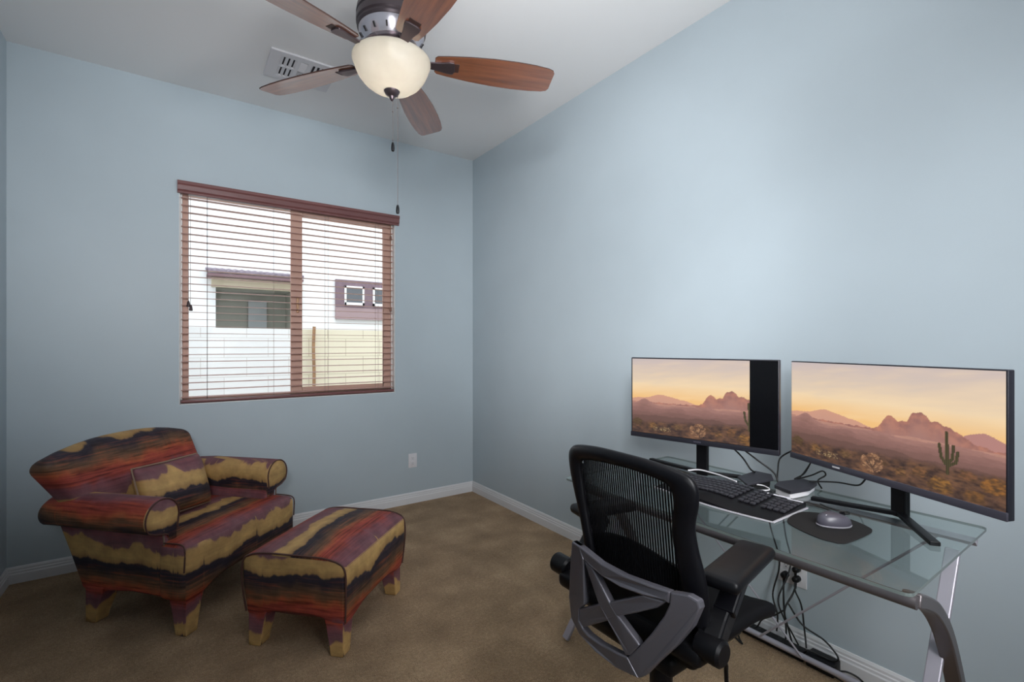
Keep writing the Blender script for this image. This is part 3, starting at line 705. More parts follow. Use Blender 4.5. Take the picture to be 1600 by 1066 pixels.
# ------------------------------------------------------------------ screens
def desert(u, v, seed=0):
    """colour (linear) of the desert wallpaper at u right, v up"""
    def fb(x, y, o=4):
        return sum(mnoise.noise((x * 2 ** k, y * 2 ** k, 3.3 + k)) / 2 ** k for k in range(o))
    def mixc(a, b, t): t = max(0, min(1, t)); return tuple(p + (q - p) * t for p, q in zip(a, b))
    # sky
    t = (v - .48) / .52
    c = mixc((246, 196, 130), (246, 218, 178), t / .35) if t < .35 else mixc((246, 218, 178), (206, 190, 186), (t - .35) / .65)
    cl = fb(u * 2.2 + v * 2, v * 9 - u * 2.5)
    c = mixc(c, (192, 184, 190), max(0, cl) * .55 * max(0, t)); c = mixc(c, (255, 226, 184), max(0, -cl) * .4)
    # far range on the left
    h1 = .43 + .10 * math.exp(-((u - .23) / .10) ** 2) + .035 * math.exp(-((u - .05) / .10) ** 2) + .035 * math.exp(-((u - .38) / .07) ** 2) + .008 * fb(u * 14, 1)
    if v < h1: c = mixc((212, 158, 134), (204, 154, 134), (h1 - v) / .1)
    h1b = .43 + .10 * math.exp(-((u - .93) / .09) ** 2) + .005 * fb(u * 20, 8)
    if v < h1b and u > .8: c = (184, 134, 126)
    # main rocky mountain
    def bump(c0, wd, hh, p=2): return hh * math.exp(-abs((u - c0) / wd) ** p)
    h2 = .42 + max(bump(.575, .05, .145, 2.4), bump(.70, .062, .205, 3), bump(.735, .11, .150, 2.6), bump(.80, .08, .12), bump(.64, .1, .115)) + .013 * fb(u * 40, 4)
    if v < h2:
        rk = fb(u * 26, v * 16 + 5); c = mixc((188, 128, 108), (152, 106, 98), .5 + rk * 1.0); c = mixc(c, (168, 124, 114), (h2 - v) / .2)
    # hazy middle hills
    for hb, amp, fr_, col, dx in ((.41, .02, 5, (188, 140, 124), 0.), (.38, .04, 3.6, (168, 124, 114), 2.7), (.335, .04, 4.5, (150, 110, 102), 6.1), (.295, .035, 6, (132, 97, 89), 9.2), (.25, .03, 7, (112, 83, 75), 4.4)):
        hh = hb + amp * fb(u * fr_ + dx, dx, 3) + (.045 * math.exp(-((u - .53) / .09) ** 2) if dx == 2.7 else 0) + (.06 * math.exp(-((u - .10) / .05) ** 2) if dx == 2.7 else 0) + (.05 * math.exp(-((u - .35) / .07) ** 2) if dx == 6.1 else 0)
        if v < hh: c = mixc(col, mixc(col, (104, 76, 68), .5), (hh - v) / .12 + .25 * fb(u * 30, v * 60))
    # scrub in the foreground
    sc_top = .17 + .09 * u + .02 * fb(u * 16, 2)
    if v < sc_top:
        n1 = fb(u * 13, v * 17 + 3, 5); n2 = fb(u * 34 + 7, v * 44, 3)
        c2 = mixc((70, 53, 47), (122, 88, 66), .45 + n1 * .7); c2 = mixc(c2, (140, 98, 64), max(0, n2) * .5); c2 = mixc(c2, (46, 36, 34), max(0, -n2 - .05) * .9)
        c = mixc(c, c2, (sc_top - v) / .05)
    for bx, by, br_, col in ((.045, .15, .065, (98, 80, 54)), (.165, .11, .05, (142, 102, 62)), (.345, .12, .05, (120, 92, 64)), (.78, .07, .075, (150, 106, 56)), (.965, .16, .075, (156, 104, 52)), (.88, .19, .055, (128, 88, 62)), (.70, .13, .055, (132, 92, 62)), (.62, .09, .05, (140, 100, 64)), (.25, .07, .04, (92, 72, 56)), (.55, .14, .04, (116, 84, 66)), (.90, .05, .06, (124, 86, 50))):
        rr = math.hypot((u - bx) * 1.4, (v - by) * 1.1) + .022 * fb(u * 60, v * 60, 2)
        if rr < br_: c = mixc(c, mixc(col, (84, 62, 44), .5 + .9 * fb(u * 50, v * 60, 3) + (by - v) * 4), min(1, (br_ - rr) / .02))
    # pale cholla
    rr = math.hypot((u - .485) * 1.5, v - .11)
    if rr < .085:
        an = math.atan2(v - .05, u - .485)
        c = mixc(c, mixc((190, 146, 108), (112, 78, 58), .5 + fb(u * 90, v * 90, 2)), min(1, max(0, fb(an * 5, rr * 30, 3) + .25) * 2))
    if .17 < u < .30 and .05 < v < .11: c = mixc(c, (190, 164, 118), max(0, fb(u * 120, v * 110, 3) - .05) * 1.6)
    # saguaro
    def lim(x0, y0, x1, y1, r):
        dx, dy = (x1 - x0) * 1.78, y1 - y0; px_, py_ = (u - x0) * 1.78, v - y0
        k = max(0, min(1, (px_ * dx + py_ * dy) / (dx * dx + dy * dy))); return math.hypot(px_ - k * dx, py_ - k * dy) < r
    S = (lim(.808, .18, .804, .495, .0125), lim(.80, .25, .784, .30, .0115), lim(.784, .30, .777, .395, .0115), lim(.812, .24, .838, .275, .011), lim(.838, .275, .845, .355, .011), lim(.81, .26, .826, .30, .0105), lim(.826, .30, .829, .40, .0105))
    if any(S): c = mixc((96, 88, 56), (50, 44, 32), .5 + 1.6 * math.sin(u * 900) * .3)
    return lin(c)

def screen_mat(name):
    M = N(name); at = M.n('ShaderNodeAttribute'); at.attribute_name = 'picture'
    M.b.inputs['Base Color'].default_value = (.01, .01, .012, 1); M.b.inputs['Roughness'].default_value = .35; M.b.inputs['Specular IOR Level'].default_value = .2
    M.l(at.outputs['Color'], M.b.inputs['Emission Color']); M.b.inputs['Emission Strength'].default_value = .95
    return M.m
M_PIC = screen_mat('lit_display')

def monitor(label, Lp, Rp, z0, z1, cover, chin, foot_c, feet, post_xy, chin_mat, tilt=0):
    Lp, Rp = Vector((*Lp, 0)), Vector((*Rp, 0)); W = (Rp - Lp).length; dx = (Rp - Lp) / W
    ang_ = math.atan2(dx.y, dx.x)
    o = thing('monitor', label, 'monitor', (foot_c[0], foot_c[1], GT + .0006))
    O = o.location; nrm = Vector((-dx.y, dx.x, 0)) * 1.0                 # points away from the viewer
    if nrm.dot(Lp) < 0: nrm = -nrm
    Mr = Matrix((dx, nrm, Vector((0, 0, 1)))).transposed()
    c = (Lp + Rp) / 2; hz = (z0 + z1) / 2; Hh = z1 - z0
    q = MB(O); q.box(c + nrm * .014 + Vector((0, 0, hz)), (W, .022, Hh), rot=Mr, r=.003)
    q.box(c + nrm * .032 + Vector((0, 0, hz - .02)), (W * .6, .02, Hh * .55), rot=Mr, r=.008)
    q.build('housing', M_BEZEL, o, smooth=40)
    bz = .004
    def P(u, v, d): return Lp + dx * (bz + u * (W - 2 * bz)) + nrm * d + Vector((0, 0, z0 + chin + v * (Hh - chin - bz)))
    q = MB(O); q.add([P(0, 0, .0025), P(1, 0, .0025), P(1, 1, .0025), P(0, 1, .0025)], [(0, 1, 2, 3)]); q.build('black_panel', M_SCREENBLK, o)
    nu, nv = (330, 190) if cover == 1 else (220, 140)
    q = MB(O); q.grid(nu, nv, lambda u, v: P(u * abs(cover) + .004, v * .992 + .004, .0018) if cover < 1 else P(u, v, .0018))
    s = q.build('picture', M_PIC, o, flip=False)
    ca = s.data.color_attributes.new('picture', 'FLOAT_COLOR', 'POINT')
    iv = (P(0, 0, .0018) - O)
    for i, vtx in enumerate(s.data.vertices):
        dd = vtx.co - iv; uu = dd.dot(dx) / (W - 2 * bz); vv = dd.z / (Hh - chin - bz)
        ca.data[i].color = desert(uu if cover == 1 else (uu / cover) * .805, vv)
    if s.data.polygons[0].normal.dot(nrm) > 0: s.data.flip_normals()
    q = MB(O); q.box(c + nrm * .001 + Vector((0, 0, z0 + chin / 2)), (W, .006, chin), rot=Mr, r=.001); ch = q.build('chin', chin_mat, o, smooth=40)
    q = MB(O); q.box(Lp + dx * W * (.30 if cover == 1 else .5) * 1.0 + nrm * -.0028 + Vector((0, 0, z0 + chin * .55)), (.030, .001, .0055), rot=Mr); q.build('maker_mark', M_WHITEP if cover == 1 else M_CHIN, ch)
    # stand
    px_, py_ = post_xy
    q = MB(O); top = Vector((px_, py_, z0 + .06)); 
    q.sweep([Vector((px_, py_, GT + .004)), Vector((px_, py_, GT + .05)), top], [(-.024, -.012), (.024, -.012), (.024, .012), (-.024, .012)], up=nrm); q.build('stand_post', M_BLACK, o, bevel=.004)
    for ft in feet:
        pts = spline([(px_, py_, GT + .016), ((px_ * .75 + ft[0] * .25), (py_ * .75 + ft[1] * .25), GT + .013), (ft[0], ft[1], GT + .0075)], 6)
        q = MB(O); q.sweep(pts, [(-.013, -.0065), (.013, -.0065), (.013, .0055), (.009, .0065), (-.009, .0065), (-.013, .0055)]); q.build('stand_foot', M_BLACK, o, smooth=30, bevel=.002)
    return o
monitor('smaller monitor on the glass desk, desert picture with a black strip at its right side', (1.679, 1.455), (1.804, .868), .914, 1.266, .832, .020, (2.02, 1.34), [(1.896, 1.518), (1.955, 1.095)], (2.005, 1.335) if False else (1.86, 1.215), M_BEZEL)
monitor('larger monitor on the glass desk, saguaro desert picture filling the whole screen', (1.983, .911), (1.691, .264), .879, 1.258, 1, .022, (1.95, .56), [(1.89, .795), (1.734, .412)], (1.925, .545), M_CHIN)

# ------------------------------------------------------------------ keyboard, mouse, pad
kb = thing('keyboard', 'wide black ergonomic keyboard with palm rest and pale edge on the glass desk', 'keyboard', (1.65, .985, GT + .0006), 0)
KO = kb.location
def kpt(u, v):       # u along its length right (low y) to left, v front to back
    y = .757 + u * .465; bow = .018 * math.sin(math.pi * min(1, u * 1.1)) 
    return (1.54 + v * .235 - bow * (1 - v) * 1.2 + bow * v * .6, y)
def kz(u, v): return GT + .006 + .017 * v + .010 * math.exp(-((u - .55) / .22) ** 2) * (1 - .3 * v)
q = MB(KO); q.grid(24, 10, lambda u, v: (*kpt(u, v), GT + .0015), (0, 0, .004)); q.build('pale_edge_tray', mat('pale_grey_plastic', (188, 186, 194), .4), kb)
q = MB(KO)
nu, nv = 28, 12; top = [Vector((*kpt(.012 + .976 * i / nu, .02 + .96 * j / nv), kz(i / nu, j / nv))) for j in range(nv + 1) for i in range(nu + 1)]
bot = [Vector((p.x, p.y, GT + .0055)) for p in top]; Wd = nu + 1; k0 = len(top)
fs = [(j * Wd + i, j * Wd + i + 1, (j + 1) * Wd + i + 1, (j + 1) * Wd + i) for j in range(nv) for i in range(nu)]
fs += [tuple(x + k0 for x in f_[::-1]) for f_ in fs]
rim = list(range(Wd)) + [j * Wd + nu for j in range(1, nv + 1)] + [nv * Wd + i for i in range(nu - 1, -1, -1)] + [j * Wd for j in range(nv - 1, 0, -1)]
fs += [(rim[(i + 1) % len(rim)], rim[i], rim[i] + k0, rim[(i + 1) % len(rim)] + k0) for i in range(len(rim))]
q.add(top + bot, fs); q.build('body', M_BLACK, kb, smooth=35)
M_KEY = mat('key_plastic', (52, 52, 58), .5)
for cols in ([(.035 + i * .044) for i in range(4)], [(.245 + i * .0445) for i in range(3)], [(.41 + i * .041) for i in range(14)]):
    q = MB(KO)
    for row in range(6):
        v = .40 + row * .098
        for u in cols:
            if row == 5 and u < .2: continue
            x, y = kpt(u, v); q.box((x, y, kz(u, v) + .004), (.0165, .0155, .007), r=.002, seg=1)
    q.build('key_block', M_KEY, kb)
q = MB(KO); x, y = kpt(.20, .90); q.box((x - .0, y, kz(.2, .9) + .005), (.006, .085, .004), rot=rotz(R(4)), r=.001); x, y = kpt(.07, .9); q.box((x, y, kz(.07, .9) + .004), (.004, .05, .003), rot=rotz(R(4)))
q.build('status_strip', mat('bright_strip', (225, 225, 232), .25), kb)

pd = MB()
pp = [(1.53, .575), (1.56, .56), (1.70, .552), (1.745, .575), (1.775, .64), (1.765, .70), (1.71, .755), (1.60, .745), (1.555, .70), (1.525, .62)]
cp = spline(pp + [pp[0]], 5)[:-1]
MO = Vector((1.65, .65, GT + .0006)); pd.off = MO
pd.prism([(p.x, p.y) for p in [Vector((a_.x, a_.y)) for a_ in cp]], lambda x, y: (x, y, GT + .0006), (0, 0, .0030))
o = pd.build('mouse_pad', M_BLACKM); o.location = MO; tag(o, 'black rounded mouse pad lying on the glass desk under the mouse', 'mouse pad')
ms = thing('mouse', 'dark grey cordless mouse sitting on the black mouse pad', 'mouse', (1.672, .640, GT + .0040), R(-28))
def mouse_dome(prof, top):
    q = MB().lathe(prof, (0, 0, 0), 40)
    q.v = [(x * .054 * (1 if x < 0 else .96), y * .034 * (1 + .10 * math.sin(x * 2.2)), z * (1 - (.30 * max(0, x) if top else 0))) for x, y, z in q.v]
    return q
mo = mouse_dome([(.97, .0055), (1.0, .010), (.985, .018), (.92, .027), (.78, .0345), (.55, .0385), (.28, .0400), (.0, .0405)], True).build('shell', mat('graphite_shell', (74, 72, 82), .35), ms, smooth=60)
mouse_dome([(.90, .0004), (1.01, .0015), (1.03, .0045), (.98, .0054)], False).build('base_rim', mat('silver_rim', (150, 148, 156), .35), ms, smooth=50)
q = MB(); q.box((-.034, -.002, .0352), (.004, .018, .0016), rot=roty(R(-22))); q.build('maker_mark', M_WHITEP, mo)
q = MB(); q.lathe([(.009, -.003), (.009, .003)], (.028, 0, .032), 16, rotx(R(90))); q.build('scroll_wheel', M_BLACK, ms, smooth=40)

# ------------------------------------------------------------------ boxes and cables on the desk top
M_DARKBOX = mat('charcoal_box', (44, 43, 50), .45)
dkk = thing('docking_station', 'flat charcoal dock behind the keyboard, left of the white-sided box', 'dock', (1.905, 1.015, GT + .0006))
q = MB(dkk.location); q.prism([(1.80, .985), (1.865, 1.062), (1.985, 1.052), (1.985, .985), (1.93, .95)], lambda x, y: (x, y, GT + .022 + (x - 1.85) * .06), (0, 0, .008)); q.build('lid', M_DARKBOX, dkk, bevel=.002)
q = MB(dkk.location); q.prism([(1.85, .99), (1.89, 1.045), (1.975, 1.04), (1.975, .985), (1.93, .965)], lambda x, y: (x, y, GT + .0006), (0, 0, .0225)); q.build('body', M_BLACKM, dkk)
q = MB(dkk.location); q.tube(spline([(1.80, .975, GT + .020), (1.815, .935, GT + .014), (1.85, .925, GT + .014), (1.865, .955, GT + .018), (1.85, .975, GT + .021)], 5), .0022, 6); q.build('wire_clip', M_WHITEP, dkk, smooth=40)
bx = thing('adapter_box', 'small dark-topped box with white sides on the glass desk beside the larger monitor', 'box', (1.93, .87, GT + .0006))
q = MB(bx.location); q.prism([(1.83, .842), (1.86, .908), (1.92, .920), (2.03, .885), (2.02, .838), (1.93, .825)], lambda x, y: (x, y, GT + .0006), (0, 0, .020)); q.build('body', M_WHITEP, bx, bevel=.003)
q = MB(bx.location); q.prism([(1.824, .838), (1.858, .912), (1.92, .925), (2.036, .888), (2.026, .832), (1.93, .816)], lambda x, y: (x, y, GT + .0208), (0, 0, .013)); q.build('lid', M_DARKBOX, bx, bevel=.002)
def cable(label, pts, r=.0028, m=None, name='cable', cat='cable', group=None, n=8):
    P = spline(pts, n); O = P[0].copy(); q = MB(O); q.tube(P, r, 7); o = q.build(name, m or M_CORD, smooth=60); o.location = O
    return tag(o, label, cat, group)
Z = GT + .004
cable('two-bend black cable from the smaller monitor to the dock, nearer strand', [(1.84, 1.14, .955), (1.90, 1.12, .905), (1.95, 1.09, .85), (1.96, 1.06, .805), (1.95, 1.035, .7975)], .0035)
cable('black cable from the smaller monitor to the dock, strand nearer the larger monitor', [(1.85, 1.11, .955), (1.91, 1.085, .905), (1.965, 1.04, .85), (2.0, .985, .80), (2.0, .965, Z)], .0035)
cable('black cable arching up behind the larger monitor, left of the looped one', [(2.03, .985, Z), (2.036, .985, .80), (2.047, .982, .85), (2.055, .945, .885), (2.04, .90, .905)], .0032)
cable('black looped cable lying between the two boxes and the larger monitor', [(1.99, .965, Z), (2.03, .94, Z + .004), (2.07, .915, .785), (2.11, .90, .825), (2.10, .885, .85), (2.085, .905, .80), (2.06, .93, .775), (2.075, .875, .80), (2.10, .845, .82), (2.105, .835, .805), (2.075, .85, .785), (2.06, .83, Z)], .003)
cable('black cable running from the white-sided box to the back of the larger monitor', [(2.0, .85, .7945), (2.05, .775, .80), (2.03, .70, .81), (1.99, .66, .85)], .003)
cable('thin black cable lying flat on the desk from the keyboard towards the mouse pad', [(1.80, .79, GT + .003), (1.82, .74, GT + .003), (1.80, .68, GT + .003), (1.82, .655, GT + .003), (1.845, .665, GT + .003), (1.83, .70, GT + .003), (1.86, .755, GT + .003)], .0022)
cable('white cable curving over the back edge of the keyboard to the dock', [(1.785, 1.235, GT + .030), (1.812, 1.20, GT + .036), (1.818, 1.14, GT + .034), (1.808, 1.085, GT + .033), (1.785, 1.02, GT + .032)], .0032, M_WHITEP)

# ------------------------------------------------------------------ plugs, cords and boxes behind the desk
pls = []
for i, (y, z, lab) in enumerate(((1.029, .312, 'left lower of the three in the desk outlet'), (.981, .354, 'upper right of the three in the desk outlet'), (.981, .312, 'lower right of the three in the desk outlet'))):
    t = thing('power_plug', 'round black plug, ' + lab, 'plug', (X1 - .0085, y, z), 0, 'plugs in the desk outlet')
    MB().lathe([(.0, .032), (.008, .031), (.013, .026), (.0145, .010), (.0145, 0), (0, 0)], (0, 0, 0), 18, roty(R(-90))).build('body', M_BLACK, t, smooth=40)
    MB().lathe([(.006, 0), (.004, -.03)], (-.02, 0, -.008), 10).build('strain_relief', M_BLACK, t, smooth=40)
XC = 2.175
cable('black cord hanging from the glass desk left of the outlet down to the power strip', [(2.09, 1.075, .74), (2.12, 1.062, .55), (XC, 1.051, .403), (XC, 1.047, .334), (XC - .01, 1.069, .218), (XC - .02, 1.044, .138), (2.15, 1.045, .07)], 0.0035, name='power_cable', cat='cable')
cable('black cord dropping straight from the left lower plug to the power strip', [(X1 - .03, 1.029, .28), (XC, 1.028, .24), (XC - .01, 1.021, .17), (XC - .03, 1.003, .10), (2.135, 1.0, .062)], 0.0039, name='power_cable', cat='cable')
cable('black cord from the lower right plug down to the power adapter, crossing the others', [(X1 - .03, .981, .28), (XC - .015, .985, .25), (XC - .050, 1.000, .19), (XC - .050, .985, .12), (2.13, .972, .060)], 0.0039, name='power_cable', cat='cable')
cable('black cord from the upper right plug bending right to the end of the adapter', [(X1 - .03, .981, .322), (XC - .012, .975, .275), (XC - .012, .95, .22), (XC - .012, .938, .125), (2.14, .92, .062)], 0.0035, name='power_cable', cat='cable')
cable('black cord hanging from the desk between the plugs', [(2.09, 1.005, .74), (2.13, 1.0, .52), (XC, .998, .40), (XC - .03, .997, .33), (XC - .075, 1.014, .24), (XC - .078, .99, .17), (XC - .07, .962, .12), (2.125, .945, .07)], 0.0033, name='power_cable', cat='cable')
cable('black cord looping widest to the right along the baseboard under the desk', [(XC - .033, .993, .215), (XC - .026, .94, .148), (XC - .01, .862, .115), (2.16, .812, .075), (2.15, .83, .055), (2.14, .90, .060), (2.12, .915, .066)], 0.0037, name='power_cable', cat='cable')
cable('black cord arching left from the bundle to the carpet', [(XC - .05, 1.006, .185), (XC - .04, 1.05, .14), (XC - .04, 1.10, .10), (2.135, 1.13, .05), (2.132, 1.205, .006)], 0.0035, name='power_cable', cat='cable')
cable('black cord coiled on the carpet at the left end of the power strip', [(2.06, 1.19, .006), (2.09, 1.23, .006), (2.13, 1.21, .012), (2.12, 1.21, .020), (2.07, 1.17, .006), (2.04, 1.14, .006), (2.07, 1.20, .006)], 0.0037, name='power_cable', cat='cable')
cable('black cord bowed on the carpet beyond the adapter, nearest the right desk leg', [(2.155, .808, .025), (2.168, .78, .03), (2.182, .75, .02), (2.172, .722, .008), (2.140, .726, .008), (2.122, .76, .008), (2.124, .80, .012), (2.128, .83, .012)], .0036, name='power_cable', cat='cable')
t = thing('power_strip', 'long black power strip on the carpet behind the floor bar of the desk', 'power strip', (2.152, 1.06, .0005), R(90))
MB().box((0, 0, .020), (.26, .05, .040), r=.005).build('body', M_BLACK, t, smooth=40)
q = MB()
for i in range(5): MB().box((-.095 + i * .047, 0, .0404), (.026, .03, .001)).build('socket', M_BLACKM, t)
t = thing('power_adapter', 'black brick power adapter on the carpet at the right end of the power strip', 'adapter', (2.156, .865, .0005), R(90))
MB().box((0, 0, .026), (.105, .066, .052), r=.006).build('body', M_BLACK, t, smooth=40)
MB().tube([(.05, 0, .02), (.065, 0, .018)], .006, 10).build('strain_relief', M_BLACK, t)

# ------------------------------------------------------------------ office chair
ch = thing('office_chair', 'black mesh back office chair with grey X-shaped rear frame, at the glass desk', 'office chair', (1.17, .90, 0))
CO = ch.location; YC = .885
M_FRAME = mat('black_satin_frame', (13, 13, 18), .38, spec=.3)
M_GREY = mat('graphite_plastic', (114, 112, 120), .32, metal=.45)
M_MESHF = mat('black_mesh_cord', (11, 11, 15), .7, spec=.2)
def bx_(y, z): return 1.0 - .025 * (1 - ((y - YC) / .235) ** 2) + (1.0 - z) * .12
outer = [(1.062, .64), (1.063, .70), (1.066, .75), (1.074, .802), (1.083, .838), (1.097, .883), (1.108, .931), (1.110, .977), (1.097, 1.004), (1.062, 1.021), (.97, 1.033), (.857, 1.034), (.771, 1.029), (.704, 1.017), (.676, 1.004), (.664, .980), (.666, .940), (.678, .885), (.674, .83), (.664, .777), (.658, .72), (.660, .64)]
inner = [(1.020, .65), (1.022, .705), (1.028, .75), (1.034, .790), (1.040, .830), (1.045, .875), (1.050, .918), (1.052, .954), (1.046, .972), (1.025, .983), (.954, .991), (.859, .994), (.782, .988), (.744, .979), (.731, .968), (.727, .945), (.729, .915), (.736, .870), (.735, .83), (.728, .775), (.722, .72), (.722, .65)]
SEC = 12; vs = []; fs = []
OO = spline([(0, a_, b_) for a_, b_ in outer], 4); II = spline([(0, a_, b_) for a_, b_ in inner], 4)
for A_, B_ in zip(OO, II):
    cen = (A_ + B_) / 2; half = (A_ - B_) / 2
    for k in range(SEC):
        t_ = 2 * math.pi * k / SEC; p = cen + half * math.cos(t_); vs.append((bx_(p.y, p.z) + .017 * math.sin(t_), p.y, p.z))
n = len(OO)
for i in range(n - 1):
    for k in range(SEC): fs.append((i * SEC + k, i * SEC + (k + 1) % SEC, (i + 1) * SEC + (k + 1) % SEC, (i + 1) * SEC + k))
fs += [tuple(range(SEC)), tuple(range((n - 1) * SEC, n * SEC))[::-1]]
MB(CO).add(vs, fs).build('back_frame', M_FRAME, ch, smooth=60)
def top_at(y):
    for p, q_ in zip(inner, inner[1:]):
        if p[1] > .96 and q_[1] > .94 and min(p[0], q_[0]) <= y <= max(p[0], q_[0]):
            return p[1] + (q_[1] - p[1]) * (y - p[0]) / (q_[0] - p[0])
    return .96
q = MB(CO)
ys = np.linspace(.722, 1.058, 44)
for y in ys:
    yl = float(y)
    zt_ = top_at(yl) + .006
    def yz(z, y=yl):  # narrow towards the waist
        return y
    pts = [(bx_(yl, z) + .006, yl, z) for z in np.linspace(.66, zt_, 9)]
    q.sweep(pts, [(-.0019, -.0012), (.0019, -.0012), (.0019, .0012), (-.0019, .0012)], up=(1, 0, 0))
for z in (.93, .86, .80, .74): q.sweep([(bx_(y, z) + .008, y, z) for y in np.linspace(.725, 1.05, 9)], [(-.0012, -.0008), (.0012, -.0008), (.0012, .0008), (-.0012, .0008)], up=(1, 0, 0)) if z == .93 and False else None
q.build('back_mesh', M_MESHF, ch)
# perforated lumbar pad behind the lower mesh
def perf():
    M = N('perforated_black_mesh'); M.b.inputs['Base Color'].default_value = lin((10, 10, 13)); M.b.inputs['Roughness'].default_value = .6
    tc = M.n('ShaderNodeTexCoord'); vo = M.n('ShaderNodeTexVoronoi', Scale=110.0, Randomness=.0); M.l(tc.outputs['Object'], vo.inputs['Vector'])
    n2 = M.n('ShaderNodeTexNoise', Scale=14.0); M.l(tc.outputs['Object'], n2.inputs['Vector'])
    hole = M.math('MULTIPLY', M.math('LESS_THAN', vo.outputs['Distance'], .30), M.math('GREATER_THAN', n2.outputs[0], .5))
    tr = M.n('ShaderNodeBsdfTransparent'); mx = M.n('ShaderNodeMixShader'); M.l(hole, mx.inputs[0]); M.l(M.b.outputs[0], mx.inputs[1]); M.l(tr.outputs[0], mx.inputs[2]); M.l(mx.outputs[0], M.out.inputs[0])
    return M.m
q = MB(CO); q.grid(16, 8, lambda u, v: (lambda y, z: (bx_(y, z) + .014, y, z))(.70 + .37 * u, .58 + v * (.165 + .045 * math.sin(math.pi * u))), (.004, 0, 0)); q.build('lumbar_pad', perf(), ch)
# grey X-shaped rear support
def xfn(y, z): return (.965 - .03 * (1 - ((y - YC) / .22) ** 2), y, z)
XF = {'left': [(1.049, .743), (1.006, .743), (.99, .713), (.985, .588), (1.012, .562), (1.012, .528), (.993, .516), (1.009, .489), (1.053, .515), (1.066, .571), (1.058, .669)],
      'bottom': [(1.053, .515), (1.012, .528), (.993, .516), (.967, .512), (.917, .513), (.866, .52), (.826, .526), (.792, .489), (.862, .479), (.935, .48), (1.009, .489)],
      'top': [(1.049, .743), (1.006, .743), (.917, .731), (.837, .729), (.765, .733), (.71, .735), (.712, .706), (.726, .709), (.783, .70), (.847, .694), (.91, .697), (.953, .704), (.99, .713)],
      'right': [(.71, .735), (.669, .742), (.646, .736), (.642, .72), (.659, .672), (.696, .612), (.742, .551), (.774, .505), (.792, .489), (.826, .526), (.79, .57), (.757, .618), (.726, .671), (.712, .706)],
      'x1': [(.99, .711), (.953, .704), (.886, .641), (.856, .616), (.79, .573), (.794, .565), (.818, .533), (.832, .527), (.866, .564), (.893, .587), (.927, .616)],
      'x2': [(1.012, .562), (.927, .616), (.882, .642), (.782, .70), (.719, .709), (.745, .683), (.80, .649), (.856, .616), (.893, .587), (.993, .519), (1.012, .528)]}
q = MB(CO)
for i, (k, P) in enumerate(XF.items()): q.prism(P, lambda y, z: Vector(xfn(y, z)) + Vector((.0004 * i, 0, 0)), (.022, 0, 0))
q.build('x_shaped_support', M_GREY, ch, bevel=.004)
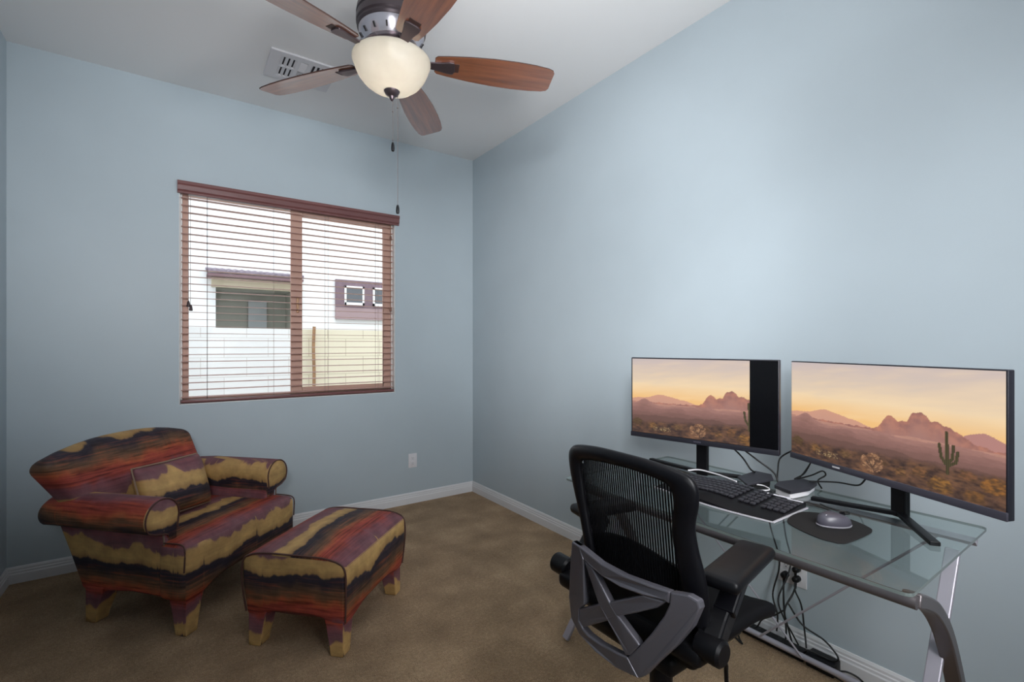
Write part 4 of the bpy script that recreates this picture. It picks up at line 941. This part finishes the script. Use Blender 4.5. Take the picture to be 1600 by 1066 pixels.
# seat
q = MB(CO); q.box((1.225, .905, .548), (.42, .43, .05), r=.025, seg=3, n=8, puff=(0, 0, -.006), warp=lambda x, y, z: (x, y, z - .022 * max(0, (x - .10) / .11) ** 2 + .02 * (abs(y) / .215) ** 3)); q.build('seat', M_MESHF, ch, smooth=50)
q = MB(CO); q.box((1.19, .905, .495), (.34, .30, .05), r=.015, seg=2, n=3); q.box((1.06, .90, .545), (.05, .40, .07), r=.02, seg=3, n=3); q.build('tilt_mechanism', M_BLACK, ch, smooth=50)
q = MB(CO); q.lathe([(.033, .20), (.033, .46)], (1.17, .90, 0), 24); q.lathe([(.019, .10), (.019, .20)], (1.17, .90, 0), 24); q.build('gas_column', M_BLACK, ch, smooth=40)
for sy, y0, xr, xf_, yr, yf in ((-1, .645, 1.045, 1.345, .648, .703), (1, 1.165, 1.112, 1.345, 1.212, 1.165)):
    cxp, cyp = (xr + xf_) / 2, (yr + yf) / 2; an = math.atan2(yf - yr, xf_ - xr); ln = math.hypot(xf_ - xr, yf - yr)
    q = MB(CO); q.box((cxp, cyp, .750), (ln * .95, .098, .034), rot=rotz(an), r=.016, seg=3, n=4); q.build('arm_pad', M_BLACK, ch, smooth=60)
    q = MB(CO); q.lathe([(.0, -.034), (.024, -.034), (.031, -.028), (.031, .028), (.024, .034), (0, .034)], (1.02, y0, .612), 28, rotx(R(90))); q.build('arm_pivot', M_BLACK, ch, smooth=40)
    q = MB(CO); ym = y0 + sy * -.0 
    q.sweep([(1.02, y0, .612), (1.075, y0 + .012, .645)] + [(1.19, (y0 + cyp) / 2 + .012, .735)] if sy < 0 else [(1.055, 1.135, .615), (1.09, 1.138, .645), (1.20, 1.165, .735)], [(-.022, -.026), (.022, -.026), (.022, .026), (-.022, .026)], up=(0, 0, 1)); q.build('arm_post', M_BLACK, ch, bevel=.006)
    q = MB(CO); q.sweep([(1.085, y0 + .006, .672), (1.165, (y0 + cyp) / 2 + .004, .735)] if sy < 0 else [(1.115, 1.14, .665), (1.18, 1.155, .735)], [(-.026, -.014), (.026, -.014), (.026, .014), (-.026, .014)], up=(0, 0, 1)); q.build('arm_sleeve', M_FRAME, ch, bevel=.005)
    q = MB(CO); q.box((1.03, y0 - sy * .06, .585), (.09, .10, .05), r=.018, seg=2, n=2); q.build('arm_bracket', M_BLACK, ch, smooth=50)
q = MB(CO); q.tube(spline([(1.05, .655, .575), (1.08, .645, .555), (1.10, .655, .52), (1.112, .66, .47)], 5), .005, 8); q.build('tilt_lever', M_BLACK, ch, smooth=50)
# five-star base and casters
for k in range(5):
    a = R(20 + 72 * k); d_ = Vector((math.cos(a), math.sin(a), 0)); c0 = Vector((1.17, .90, 0))
    q = MB(CO); q.sweep([c0 + d_ * .02 + Vector((0, 0, .105)), c0 + d_ * .17 + Vector((0, 0, .095)), c0 + d_ * .31 + Vector((0, 0, .072))], [(-.022, -.016), (.022, -.016), (.018, .014), (-.018, .014)], scale=lambda t: 1 - .3 * t); q.build('base_leg', M_BLACK, ch, bevel=.004)
    p = c0 + d_ * .30; q = MB(CO); q.lathe([(.012, -.024), (.027, -.02), (.027, .02), (.012, .024)], p + Vector((0, 0, .0275)), 18, Matrix.Rotation(a, 3, 'Z') @ rotx(R(90))); q.build('caster', M_BLACK, ch, smooth=40)
